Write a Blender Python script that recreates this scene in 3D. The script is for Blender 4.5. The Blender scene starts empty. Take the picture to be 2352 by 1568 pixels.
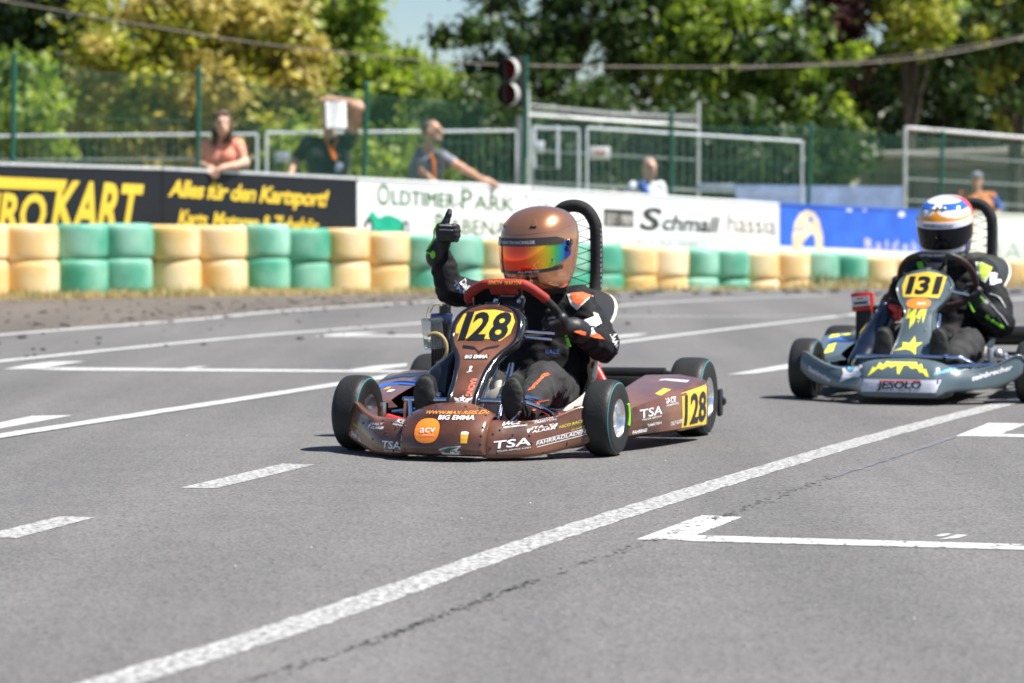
import bpy, bmesh, math, random
import numpy as np
from mathutils import Vector, Matrix
from mathutils.bvhtree import BVHTree

# ------------------------------------------------------------------ camera, sky, sun, exposure
scene = bpy.context.scene
COL = scene.collection
CAM_H = 0.77
FPX = 6500.0                      # focal length in pixels of a 2352 x 1568 picture
PITCH = math.radians(2.458)
cam_data = bpy.data.cameras.new("camera")
cam_data.sensor_width = 36.0
cam_data.lens = 36.0 * FPX / 2352.0
cam_data.clip_start = 0.1
cam_data.clip_end = 3000.0
cam_data.dof.use_dof = True
cam_data.dof.focus_distance = 8.1
cam_data.dof.aperture_fstop = 4.4
cam = bpy.data.objects.new("camera", cam_data)
cam.location = (0, 0, CAM_H)
cam.rotation_euler = (math.radians(90) - PITCH, 0, 0)
COL.objects.link(cam)
scene.camera = cam

SUN_EL = math.radians(59)
SUN_AZ = math.radians(103)        # from +Y clockwise: from the right of the picture
world = bpy.data.worlds.new("World")
scene.world = world
world.use_nodes = True
wn = world.node_tree
sky = wn.nodes.new("ShaderNodeTexSky")
sky.sky_type = 'NISHITA'
sky.sun_disc = False
sky.sun_elevation = SUN_EL
sky.sun_rotation = SUN_AZ
sky.altitude = 150
sky.air_density = 1.0
sky.dust_density = 0.0
sky.ozone_density = 3.0
bgn = wn.nodes.get("Background") or wn.nodes.new("ShaderNodeBackground")
wo = wn.nodes.get("World Output") or wn.nodes.new("ShaderNodeOutputWorld")
wn.links.new(sky.outputs[0], bgn.inputs[0])
bgn.inputs[1].default_value = 0.055
wn.links.new(bgn.outputs[0], wo.inputs[0])

sun_data = bpy.data.lights.new("sun", 'SUN')
sun_data.energy = 4.9
sun_data.angle = math.radians(0.5)
sun_data.color = (1.0, 0.955, 0.88)
sun = bpy.data.objects.new("sun", sun_data)
SV = Vector((math.cos(SUN_EL) * math.sin(SUN_AZ), math.cos(SUN_EL) * math.cos(SUN_AZ), math.sin(SUN_EL)))
sun.rotation_euler = SV.to_track_quat('Z', 'Y').to_euler()
sun.location = (20, -5, 30)
COL.objects.link(sun)

scene.view_settings.view_transform = 'Standard'
scene.view_settings.look = 'None'
scene.view_settings.exposure = 1.02
scene.view_settings.gamma = 1.0
scene.render.engine = 'CYCLES'
scene.cycles.use_denoising = True
scene.cycles.max_bounces = 8
scene.cycles.transparent_max_bounces = 8

# ------------------------------------------------------------------ helpers: points
def ray(px, py):
    dx = (px - 1176.0) / FPX; dy = -(py - 784.0) / FPX
    return Vector((dx, math.cos(PITCH) + dy * math.sin(PITCH), -math.sin(PITCH) + dy * math.cos(PITCH)))
def at(px, py, depth):
    d = ray(px, py)
    return d * (depth / d.y) + Vector((0, 0, CAM_H))

B0 = Vector((-4.675, 26.178)); BD = Vector((0.730, 0.6835)); BN = Vector((0.6835, -0.730)); BSTEP = 0.531
_zi = [-60, -20, 4, 8, 12, 16, 20, 24, 30, 60]; _zb = [.06, .06, .06, .012, -.1, -.19, -.27, -.345, -.44, -.6]
_ei = [-60, 4, 24, 60]; _ze = [.06, .05, -.05, -.12]
def sstep(x): x = np.clip(x, 0, 1); return x * x * (3 - 2 * x)
def terrain(X, Y):
    rx = np.asarray(X, float) - B0.x; ry = np.asarray(Y, float) - B0.y
    i = (rx * BD.x + ry * BD.y) / BSTEP; t = rx * BN.x + ry * BN.y
    zb = np.interp(i, _zi, _zb); ze = np.interp(i, _ei, _ze)
    front = np.where(t < 1.0, zb + (ze - zb) * sstep((t - .25) / .75), ze * (1 - sstep((t - 1.0) / 6.0)))
    bank = zb + .28 * sstep((-t - .55) / .25)
    far = bank * (1 - sstep((-t - 9) / 8))
    return np.where(t > .25, front, np.where(t > -.5, zb, far))
_ys = np.concatenate([np.arange(3, 20, .2), np.arange(20, 45, .05)])
def on_ground(px, py, up=0.0):
    d = ray(px, py); k = _ys / d.y; zz = d.z * k + CAM_H - terrain(d.x * k, _ys) - up
    h = np.argmax(zz < 0) if (zz < 0).any() else len(_ys) - 1; h = max(h, 1)
    f = zz[h - 1] / max(zz[h - 1] - zz[h], 1e-9); y = _ys[h - 1] + (_ys[h] - _ys[h - 1]) * f; x = d.x * y / d.y
    return Vector((x, y, float(terrain(x, y)) + up))

# ------------------------------------------------------------------ helpers: materials
def pm(name, col, rough=.5, metal=0.0, var=.12, scale=8.0, bump=0.0, bscale=60.0, coat=0.0, spec=.5, sheen=0.0, objvar=0.0, col2=None, detail=4.0, thr=None):
    m = bpy.data.materials.new(name); m.use_nodes = True
    nt = m.node_tree; b = nt.nodes["Principled BSDF"]; L = nt.links.new
    tc = nt.nodes.new("ShaderNodeTexCoord")
    nz = nt.nodes.new("ShaderNodeTexNoise"); nz.inputs["Scale"].default_value = scale; nz.inputs["Detail"].default_value = detail
    L(tc.outputs["Object"], nz.inputs["Vector"])
    ramp = nt.nodes.new("ShaderNodeValToRGB")
    c = np.array(col[:3]); c2 = np.array(col2[:3]) if col2 is not None else np.clip(c * (1 + var * 2), 0, 1)
    c1 = c * (1 - var * 2) if col2 is None else c
    lo, hi = thr if thr else (.3, .7)
    ramp.color_ramp.elements[0].position = lo; ramp.color_ramp.elements[0].color = (*[max(x, 0) for x in c1], 1)
    ramp.color_ramp.elements[1].position = hi; ramp.color_ramp.elements[1].color = (*c2, 1)
    L(nz.outputs[0], ramp.inputs[0])
    out = ramp.outputs[0]
    if objvar:
        oi = nt.nodes.new("ShaderNodeObjectInfo"); hs = nt.nodes.new("ShaderNodeHueSaturation")
        mr = nt.nodes.new("ShaderNodeMapRange"); mr.inputs[3].default_value = 1 - objvar; mr.inputs[4].default_value = 1 + objvar
        L(oi.outputs["Random"], mr.inputs[0]); L(mr.outputs[0], hs.inputs["Value"])
        mr2 = nt.nodes.new("ShaderNodeMapRange"); mr2.inputs[3].default_value = 1 + objvar * .4; mr2.inputs[4].default_value = 1 - objvar * 1.6
        L(oi.outputs["Random"], mr2.inputs[0]); L(mr2.outputs[0], hs.inputs["Saturation"])
        L(out, hs.inputs["Color"]); out = hs.outputs[0]
    L(out, b.inputs["Base Color"])
    b.inputs["Roughness"].default_value = rough; b.inputs["Metallic"].default_value = metal
    b.inputs["Coat Weight"].default_value = coat; b.inputs["Coat Roughness"].default_value = .06
    b.inputs["Specular IOR Level"].default_value = spec
    b.inputs["Sheen Weight"].default_value = sheen
    if bump:
        n2 = nt.nodes.new("ShaderNodeTexNoise"); n2.inputs["Scale"].default_value = bscale; n2.inputs["Detail"].default_value = 5
        L(tc.outputs["Object"], n2.inputs["Vector"])
        bp = nt.nodes.new("ShaderNodeBump"); bp.inputs["Strength"].default_value = bump; bp.inputs["Distance"].default_value = .01
        L(n2.outputs[0], bp.inputs["Height"]); L(bp.outputs[0], b.inputs["Normal"])
    return m

def leaf_mat(name, c_dark, c_light, trans=.35):
    m = bpy.data.materials.new(name); m.use_nodes = True
    nt = m.node_tree; L = nt.links.new
    for n in list(nt.nodes):
        if n.type != 'OUTPUT_MATERIAL': nt.nodes.remove(n)
    out = [n for n in nt.nodes][0]
    g = nt.nodes.new("ShaderNodeNewGeometry"); ramp = nt.nodes.new("ShaderNodeValToRGB")
    ramp.color_ramp.elements[0].color = (*c_dark, 1); ramp.color_ramp.elements[1].color = (*c_light, 1)
    L(g.outputs["Random Per Island"], ramp.inputs[0])
    d = nt.nodes.new("ShaderNodeBsdfPrincipled"); t = nt.nodes.new("ShaderNodeBsdfTranslucent"); mx = nt.nodes.new("ShaderNodeMixShader")
    d.inputs["Roughness"].default_value = .5
    L(ramp.outputs[0], d.inputs["Base Color"])
    hs = nt.nodes.new("ShaderNodeHueSaturation"); hs.inputs["Value"].default_value = 1.5; hs.inputs["Saturation"].default_value = 1.1
    L(ramp.outputs[0], hs.inputs["Color"]); L(hs.outputs[0], t.inputs["Color"])
    mx.inputs[0].default_value = trans
    L(d.outputs[0], mx.inputs[1]); L(t.outputs[0], mx.inputs[2]); L(mx.outputs[0], out.inputs[0])
    return m

# ------------------------------------------------------------------ helpers: objects
def tag(o, label=None, cat=None, group=None, kind=None):
    if label: o["label"] = label
    if cat: o["category"] = cat
    if group: o["group"] = group
    if kind: o["kind"] = kind
    return o
def empty(name, loc=(0, 0, 0), rz=0.0):
    o = bpy.data.objects.new(name, None); o.empty_display_size = .2
    o.location = loc; o.rotation_euler = (0, 0, rz); COL.objects.link(o); return o
def mesh_obj(name, me, parent=None):
    o = bpy.data.objects.new(name, me); COL.objects.link(o)
    if parent: o.parent = parent
    return o

class MB:
    def __init__(s): s.v = []; s.f = []; s.m = []; s.sm = []
    def add(s, vs, fs, mi=0, smooth=True):
        b = len(s.v); s.v += [tuple(v) for v in vs]
        for f in fs: s.f.append(tuple(b + i for i in f)); s.m.append(mi); s.sm.append(smooth)
    def box(s, c, size, rot=None, bev=0.0, mi=0):
        bm = bmesh.new(); bmesh.ops.create_cube(bm, size=1.0)
        bmesh.ops.scale(bm, vec=Vector(size), verts=bm.verts)
        if bev: bmesh.ops.bevel(bm, geom=bm.edges[:], offset=bev, segments=2, affect='EDGES', profile=.5)
        R = rot.to_matrix() if rot is not None and hasattr(rot, 'to_matrix') else (rot or Matrix.Identity(3))
        bm.verts.index_update()
        vs = [R @ v.co + Vector(c) for v in bm.verts]
        s.add(vs, [[v.index for v in f.verts] for f in bm.faces], mi, False); bm.free()
    def tube(s, pts, r, n=10, closed=False, mi=0, caps=True):
        P = [Vector(p) for p in pts]; k = len(P)
        rs = list(r) if hasattr(r, '__len__') else [r] * k
        T = []
        for i in range(k):
            a = P[(i - 1) % k] if (closed or i > 0) else P[i]; b = P[(i + 1) % k] if (closed or i < k - 1) else P[i]
            T.append((b - a).normalized())
        up = Vector((0, 0, 1)) if abs(T[0].z) < .9 else Vector((1, 0, 0))
        N = (up - T[0] * up.dot(T[0])).normalized(); vs = []
        for i in range(k):
            N = N - T[i] * N.dot(T[i]); N.normalize(); Bn = T[i].cross(N)
            for j in range(n):
                a = 2 * math.pi * j / n
                vs.append(P[i] + (N * math.cos(a) + Bn * math.sin(a)) * rs[i])
        fs = []
        for i in range(k if closed else k - 1):
            i2 = (i + 1) % k
            for j in range(n):
                fs.append((i * n + j, i2 * n + j, i2 * n + (j + 1) % n, i * n + (j + 1) % n))
        if caps and not closed:
            fs.append(tuple(reversed(range(n)))); fs.append(tuple((k - 1) * n + j for j in range(n)))
        fs = [tuple(reversed(f)) for f in fs]
        s.add(vs, fs, mi, True)
    def lathe(s, prof, org=(0, 0, 0), axis=(1, 0, 0), n=40, mi=0, mis=None, closed=False):
        ax = Vector(axis).normalized(); u = Vector((0, 0, 1)) if abs(ax.z) < .9 else Vector((0, 1, 0))
        u = (u - ax * u.dot(ax)).normalized(); w = ax.cross(u); o = Vector(org); vs = []; k = len(prof)
        for (r, h) in prof:
            for j in range(n):
                a = 2 * math.pi * j / n
                vs.append(o + ax * h + (u * math.cos(a) + w * math.sin(a)) * r)
        b = len(s.v); s.v += [tuple(v) for v in vs]
        for i in range(k if closed else k - 1):
            i2 = (i + 1) % k
            for j in range(n):
                s.f.append((b + i * n + j, b + i * n + (j + 1) % n, b + i2 * n + (j + 1) % n, b + i2 * n + j))
                s.m.append(mis[i] if mis else mi); s.sm.append(True)
    def sphere(s, c, r, n=12, mi=0):
        rr = r if hasattr(r, '__len__') else (r, r, r); vs = []; fs = []; h = n // 2
        for i in range(h + 1):
            t = math.pi * i / h
            for j in range(n):
                a = 2 * math.pi * j / n
                vs.append((c[0] + rr[0] * math.sin(t) * math.cos(a), c[1] + rr[1] * math.sin(t) * math.sin(a), c[2] + rr[2] * math.cos(t)))
        for i in range(h):
            for j in range(n): fs.append((i * n + j, (i + 1) * n + j, (i + 1) * n + (j + 1) % n, i * n + (j + 1) % n))
        s.add(vs, fs, mi, True)
    def loft(s, secs, closed=False, mi=0, caps=False, smooth=True, flip=False):
        k = len(secs); n = len(secs[0]); vs = [p for sec in secs for p in sec]; fs = []
        for i in range(k - 1):
            for j in range(n if closed else n - 1):
                f = (i * n + j, i * n + (j + 1) % n, (i + 1) * n + (j + 1) % n, (i + 1) * n + j)
                fs.append(tuple(reversed(f)) if flip else f)
        if caps: fs.append(tuple(range(n))); fs.append(tuple((k - 1) * n + j for j in range(n)))
        s.add(vs, fs, mi, smooth)
    def mesh(s, name, mats, sharp=40):
        me = bpy.data.meshes.new(name); me.from_pydata(s.v, [], s.f)
        for m in mats: me.materials.append(m)
        me.polygons.foreach_set("material_index", s.m); me.polygons.foreach_set("use_smooth", s.sm)
        me.update()
        bm = bmesh.new(); bm.from_mesh(me); bmesh.ops.recalc_face_normals(bm, faces=bm.faces); bm.to_mesh(me); bm.free()
        if sharp:
            try: me.set_sharp_from_angle(angle=math.radians(sharp))
            except Exception: pass
        return me
    def build(s, name, mats, parent=None, sharp=40):
        if not isinstance(mats, (list, tuple)): mats = [mats]
        return mesh_obj(name, s.mesh(name, mats, sharp), parent)
    def bvh(s): return BVHTree.FromPolygons([Vector(v) for v in s.v], s.f)

def crom(pts, sub=6, closed=False):
    P = [np.array(p, float) for p in pts]; n = len(P); out = []
    for i in range(n if closed else n - 1):
        p0 = P[(i - 1) % n] if closed or i > 0 else 2 * P[0] - P[1]; p1 = P[i]; p2 = P[(i + 1) % n]
        p3 = P[(i + 2) % n] if closed or i + 2 < n else 2 * P[-1] - P[-2]
        for k in range(sub):
            t = k / sub
            out.append(.5 * ((2 * p1) + (-p0 + p2) * t + (2 * p0 - 5 * p1 + 4 * p2 - p3) * t * t + (-p0 + 3 * p1 - 3 * p2 + p3) * t ** 3))
    if not closed: out.append(P[-1])
    return [tuple(o) for o in out]

# ------------------------------------------------------------------ helpers: lettering and flat marks laid on a surface
def text2d(s, bold=0.0, spacing=1.0):
    cu = bpy.data.curves.new("letters", 'FONT'); cu.body = s; cu.size = 1.0; cu.offset = bold; cu.space_character = spacing
    cu.resolution_u = 3; cu.fill_mode = 'FRONT'
    ob = bpy.data.objects.new("letters", cu); COL.objects.link(ob)
    bpy.context.view_layer.update()
    me = bpy.data.meshes.new_from_object(ob)
    v = [(p.co.x, p.co.y) for p in me.vertices]; f = [tuple(q.vertices) for q in me.polygons]
    bpy.data.objects.remove(ob); bpy.data.curves.remove(cu); bpy.data.meshes.remove(me)
    a = np.array(v); x0, x1 = a[:, 0].min(), a[:, 0].max()
    cap = .70
    a[:, 0] = (a[:, 0] - x0) / (x1 - x0); a[:, 1] = a[:, 1] / cap
    return a, f
def grid_cut(v, f, step):
    bm = bmesh.new(); vs = [bm.verts.new((p[0], p[1], 0)) for p in v]
    for q in f:
        try: bm.faces.new([vs[i] for i in q])
        except ValueError: pass
    a = np.array([(p[0], p[1]) for p in v])
    for ax in (0, 1):
        lo, hi = a[:, ax].min(), a[:, ax].max(); k = math.floor(lo / step) + 1
        while k * step < hi:
            co = [0, 0, 0]; no = [0, 0, 0]; co[ax] = k * step; no[ax] = 1
            bmesh.ops.bisect_plane(bm, geom=bm.verts[:] + bm.edges[:] + bm.faces[:], plane_co=co, plane_no=no, dist=1e-6); k += 1
    bmesh.ops.triangulate(bm, faces=bm.faces[:])
    bm.verts.index_update()
    out = ([(p.co.x, p.co.y) for p in bm.verts], [[q.index for q in fc.verts] for fc in bm.faces]); bm.free()
    return out
def lay(mb, bvh, v, f, o, u, w, cast, off=.0015, mi=0):
    o = Vector(o); u = Vector(u); w = Vector(w); cast = Vector(cast).normalized(); P = []
    for (x, y) in v:
        st = o + u * x + w * y - cast * .6
        h = bvh.ray_cast(st, cast, 3.0)
        if h[0] is None: P.append(None); continue
        n = h[1] if h[1].dot(cast) < 0 else -h[1]
        P.append(h[0] + n * off)
    keep = [q for q in f if all(P[i] is not None for i in q)]
    idx = {}; vs = []; fs = []
    for q in keep:
        r = []
        for i in q:
            if i not in idx: idx[i] = len(vs); vs.append(P[i])
            r.append(idx[i])
        fs.append(r)
    if vs: mb.add(vs, fs, mi, False)
def lay_text(mb, bvh, s, p0, p1, h, u, cast, bold=.0, shear=0.0, off=.002, mi=0, step=.02, spacing=1.0, wv=(0, 0, 1)):
    """p0, p1: ends of the baseline (3D); u ignored unless p0==p1; h: cap height"""
    a, f = text2d(s, bold, spacing); p0 = Vector(p0); p1 = Vector(p1)
    d = p1 - p0; wd = d.length; d.normalize(); wv = Vector(wv)
    v = np.c_[a[:, 0] * wd + a[:, 1] * h * shear, a[:, 1] * h]
    v, f = grid_cut(v, f, step)
    lay(mb, bvh, v, f, p0, d, wv, cast, off, mi)
def lay_poly(mb, bvh, pts, o, u, w, cast, off=.0012, mi=0, step=.02):
    v, f = grid_cut(pts, [tuple(range(len(pts)))], step)
    lay(mb, bvh, v, f, o, u, w, cast, off, mi)
def disc2d(rx, ry, n=28, c=(0, 0), p=2.0):
    out = []
    for k in range(n):
        a = 2 * math.pi * k / n; ca, sa = math.cos(a), math.sin(a)
        out.append((c[0] + rx * math.copysign(abs(ca) ** (2 / p), ca), c[1] + ry * math.copysign(abs(sa) ** (2 / p), sa)))
    return out
def star2d(R, r, n=5, rot=math.pi / 2, c=(0, 0)):
    return [(c[0] + (R if k % 2 == 0 else r) * math.cos(rot + math.pi * k / n), c[1] + (R if k % 2 == 0 else r) * math.sin(rot + math.pi * k / n)) for k in range(2 * n)]

# ------------------------------------------------------------------ helpers: one continuous body from rounded limbs
def vnoise(P, seed=0):
    q = np.floor(P).astype(np.int64); f = P - q; f = f * f * (3 - 2 * f); r = 0
    for dx in (0, 1):
        for dy in (0, 1):
            for dz in (0, 1):
                h = (q[..., 0] + dx) * 374761393 + (q[..., 1] + dy) * 668265263 + (q[..., 2] + dz) * 2147483647 + seed * 1013
                h = (h ^ (h >> 13)) * 1274126177; h = ((h ^ (h >> 16)) & 0xffff) / 65535.0
                w = (f[..., 0] if dx else 1 - f[..., 0]) * (f[..., 1] if dy else 1 - f[..., 1]) * (f[..., 2] if dz else 1 - f[..., 2])
                r = r + h * w
    return r - .5
def prim_d(p, P):
    if p[0] == 'c':
        a = np.array(p[1]); b = np.array(p[2]); ab = b - a; t = np.clip(((P - a) @ ab) / max(ab @ ab, 1e-9), 0, 1)
        return np.linalg.norm(P - a - t[..., None] * ab, axis=-1) - (p[3] + (p[4] - p[3]) * t)
    c = np.array(p[1]); r = np.array(p[2]); Q = P - c
    if len(p) > 4: Q = Q @ np.array(p[4])
    k0 = np.linalg.norm(Q / r, axis=-1); k1 = np.linalg.norm(Q / (r * r), axis=-1)
    return k0 * (k0 - 1) / np.maximum(k1, 1e-9)
def pmat(p): return p[5] if p[0] == 'c' else p[3]
def sdf_mesh(name, prims, mats, vox=.008, k=.02, wrinkle=0.0, wscale=25.0, parent=None, seed=0, paint=None):
    lo = []; hi = []
    for p in prims:
        if p[0] == 'c':
            r = max(p[3], p[4]); lo.append(np.minimum(p[1], p[2]) - r); hi.append(np.maximum(p[1], p[2]) + r)
        else: r = max(p[2]); lo.append(np.array(p[1]) - r); hi.append(np.array(p[1]) + r)
    lo = np.min(lo, 0) - 4 * vox - k; hi = np.max(hi, 0) + 4 * vox + k
    n = np.ceil((hi - lo) / vox).astype(int) + 1
    ax = [lo[i] + vox * np.arange(n[i]) for i in range(3)]
    P = np.stack(np.meshgrid(*ax, indexing='ij'), -1)
    D = None
    for p in prims:
        d = prim_d(p, P)
        if D is None: D = d
        else:
            h = np.clip(.5 + .5 * (D - d) / k, 0, 1); D = D * (1 - h) + d * h - k * h * (1 - h)
    if wrinkle:
        D = D + wrinkle * (vnoise(P * wscale, seed) + .6 * vnoise(P * wscale * np.array([1.9, 1.9, 2.6]), seed + 1))
    ins = D < 0
    c = np.zeros(tuple(n - 1), int)
    for dx in (0, 1):
        for dy in (0, 1):
            for dz in (0, 1): c += ins[dx:n[0] - 1 + dx, dy:n[1] - 1 + dy, dz:n[2] - 1 + dz]
    act = (c > 0) & (c < 8); cells = np.argwhere(act)
    idx = -np.ones(act.shape, int); idx[act] = np.arange(len(cells))
    acc = np.zeros((len(cells), 3)); cnt = np.zeros(len(cells))
    cor = [np.array(q) for q in ((0, 0, 0), (1, 0, 0), (0, 1, 0), (1, 1, 0), (0, 0, 1), (1, 0, 1), (0, 1, 1), (1, 1, 1))]
    vals = [D[tuple((cells + q).T)] for q in cor]
    for a in range(8):
        for b in range(a + 1, 8):
            if np.abs(cor[a] - cor[b]).sum() != 1: continue
            s = (vals[a] < 0) != (vals[b] < 0); t = np.where(s, vals[a] / np.where(s, vals[a] - vals[b], 1), 0)
            acc += np.where(s[:, None], cor[a] + t[:, None] * (cor[b] - cor[a]), 0); cnt += s
    V = lo + vox * (cells + acc / cnt[:, None])
    faces = []
    for axn in range(3):
        o1, o2 = [(1, 2), (2, 0), (0, 1)][axn]
        sl = [slice(0, None)] * 3; A = [slice(None)] * 3; Bs = [slice(None)] * 3; A[axn] = slice(0, -1); Bs[axn] = slice(1, None)
        ch = ins[tuple(A)] != ins[tuple(Bs)]; E_ = np.argwhere(ch)
        ok = (E_[:, o1] > 0) & (E_[:, o2] > 0); E_ = E_[ok]
        flip = ins[tuple(E_.T)]
        def cell(d1, d2):
            q = E_.copy(); q[:, o1] -= d1; q[:, o2] -= d2; return idx[tuple(q.T)]
        q = np.stack([cell(1, 1), cell(0, 1), cell(0, 0), cell(1, 0)], 1)
        q[~flip] = q[~flip][:, ::-1]; faces.append(q)
    Fc = np.concatenate(faces)
    cen = V[Fc].mean(1)
    best = None; mi = np.zeros(len(Fc), int)
    for p in prims:
        d = prim_d(p, cen)
        if best is None: best = d; mi[:] = pmat(p)
        else: s = d < best; best = np.where(s, d, best); mi[s] = pmat(p)
    if paint is not None: mi = paint(cen, mi)
    me = bpy.data.meshes.new(name); me.from_pydata(V.tolist(), [], Fc.tolist())
    for m in mats: me.materials.append(m)
    me.polygons.foreach_set("material_index", mi.astype(np.int32)); me.polygons.foreach_set("use_smooth", np.ones(len(Fc), bool)); me.update()
    o = mesh_obj(name, me, parent); o["_n"] = len(Fc); del o["_n"]
    return o, BVHTree.FromPolygons([Vector(v) for v in V.tolist()], Fc.tolist())

# ================================================================== SETTING: ground, track, markings
rng = np.random.default_rng(7); random.seed(7)
def strip_grid(name, ss, ts, mat, up, kind='structure', jag=0.0):
    vs = []; fs = []; n = len(ts)
    for a in ss:
        for k, t in enumerate(ts):
            tt = t + (jag * (math.sin(a * 2.1) * .5 + math.sin(a * 5.3 + 1) * .3 + math.sin(a * 11.7) * .25) if k == 0 else 0)
            p = B0 + BD * a + BN * tt
            vs.append((p.x, p.y, float(terrain(p.x, p.y)) + up))
    for i in range(len(ss) - 1):
        for j in range(n - 1): fs.append((i * n + j, (i + 1) * n + j, (i + 1) * n + j + 1, i * n + j + 1))
    me = bpy.data.meshes.new(name); me.from_pydata(vs, [], fs); me.materials.append(mat)
    me.polygons.foreach_set("use_smooth", np.ones(len(fs), bool)); me.update()
    bm = bmesh.new(); bm.from_mesh(me); bmesh.ops.recalc_face_normals(bm, faces=bm.faces)
    if sum(f.normal.z for f in bm.faces) < 0: bmesh.ops.reverse_faces(bm, faces=bm.faces)
    bm.to_mesh(me); bm.free()
    return tag(mesh_obj(name, me), kind=kind)
s_fine = [-900, -300, -120, -60, -35, -25] + list(np.arange(-20, 30, .25)) + [32, 36, 42, 60, 120, 300, 900]
M_ground = pm("dry_soil_grass", (.30, .24, .12), .95, var=.2, scale=3, col2=(.16, .17, .06), bump=.3, bscale=30)
strip_grid("ground", s_fine, [-1500, -500, -150, -60, -30, -20, -17, -14, -11, -9, -6, -3, -1.5, -.85, -.7, -.55, -.4, 0, .2, .35, .5, .65, .8, 1.0, 2, 3.5, 5, 7, 10, 20, 60, 200, 900], M_ground, -.012)

def asphalt_mat(name, base, brown=0.0):
    m = bpy.data.materials.new(name); m.use_nodes = True; nt = m.node_tree; L = nt.links.new; b = nt.nodes["Principled BSDF"]
    tc = nt.nodes.new("ShaderNodeTexCoord")
    def noise(sc, det=3, rough=.6):
        n = nt.nodes.new("ShaderNodeTexNoise"); n.inputs["Scale"].default_value = sc; n.inputs["Detail"].default_value = det; n.inputs["Roughness"].default_value = rough
        L(tc.outputs["Object"], n.inputs["Vector"]); return n.outputs[0]
    def ramp(inp, stops):
        r = nt.nodes.new("ShaderNodeValToRGB"); e = r.color_ramp.elements
        e[0].position, e[0].color = stops[0][0], (*stops[0][1], 1); e[1].position, e[1].color = stops[-1][0], (*stops[-1][1], 1)
        for p, c in stops[1:-1]:
            x = e.new(p); x.color = (*c, 1)
        L(inp, r.inputs[0]); return r.outputs[0]
    def mul(a, bb, f=1.0):
        x = nt.nodes.new("ShaderNodeMix"); x.data_type = 'RGBA'; x.blend_type = 'MULTIPLY'; x.inputs[0].default_value = f
        L(a, x.inputs[6]); L(bb, x.inputs[7]); return x.outputs[2]
    B = np.array(base)
    big = ramp(noise(.35, 4), [(.3, tuple(B * .90)), (.7, tuple(B * 1.08))])
    mid = ramp(noise(5, 4), [(.3, (.93, .93, .94)), (.7, (1.04, 1.04, 1.03))])
    vo = nt.nodes.new("ShaderNodeTexVoronoi"); vo.inputs["Scale"].default_value = 95; L(tc.outputs["Object"], vo.inputs["Vector"])
    grain = ramp(vo.outputs["Color"], [(.12, (.78, .78, .79)), (.5, (1.0, 1.0, 1.0)), (.88, (1.16, 1.16, 1.15))])
    pit = ramp(noise(42, 2, .5), [(.29, (.55, .54, .55)), (.36, (1, 1, 1))])
    vo2 = nt.nodes.new("ShaderNodeTexVoronoi"); vo2.inputs["Scale"].default_value = 14; L(tc.outputs["Object"], vo2.inputs["Vector"])
    fleck = ramp(vo2.outputs["Distance"], [(.02, (.35, .35, .36)), (.045, (1, 1, 1))])
    # long faint stripes that follow the driving direction
    mp = nt.nodes.new("ShaderNodeMapping"); mp.inputs["Rotation"].default_value = (0, 0, math.radians(20)); mp.inputs["Scale"].default_value = (1.6, .09, 1)
    L(tc.outputs["Object"], mp.inputs["Vector"])
    n3 = nt.nodes.new("ShaderNodeTexNoise"); n3.inputs["Scale"].default_value = 1.4; n3.inputs["Detail"].default_value = 4; L(mp.outputs[0], n3.inputs["Vector"])
    strp = ramp(n3.outputs[0], [(.28, (.80, .80, .81)), (.62, (1.05, 1.05, 1.05))])
    c = mul(mul(mul(mul(mul(big, mid), grain), pit), strp), fleck)
    L(c, b.inputs["Base Color"]); b.inputs["Roughness"].default_value = .82; b.inputs["Specular IOR Level"].default_value = .35
    bp = nt.nodes.new("ShaderNodeBump"); bp.inputs["Strength"].default_value = .5; bp.inputs["Distance"].default_value = .006
    L(vo.outputs["Distance"], bp.inputs["Height"]); L(bp.outputs[0], b.inputs["Normal"])
    return m
M_asphalt = asphalt_mat("worn_asphalt", (.138, .134, .133))
strip_grid("race_track", s_fine, [1.0, 1.4, 1.8, 2.4, 3, 3.6, 4.2, 5, 5.5, 6, 7, 8, 12, 20, 40, 80, 200], M_asphalt, .0012, jag=.10)
M_shoulder = asphalt_mat("dusty_shoulder", (.135, .116, .100))

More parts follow.
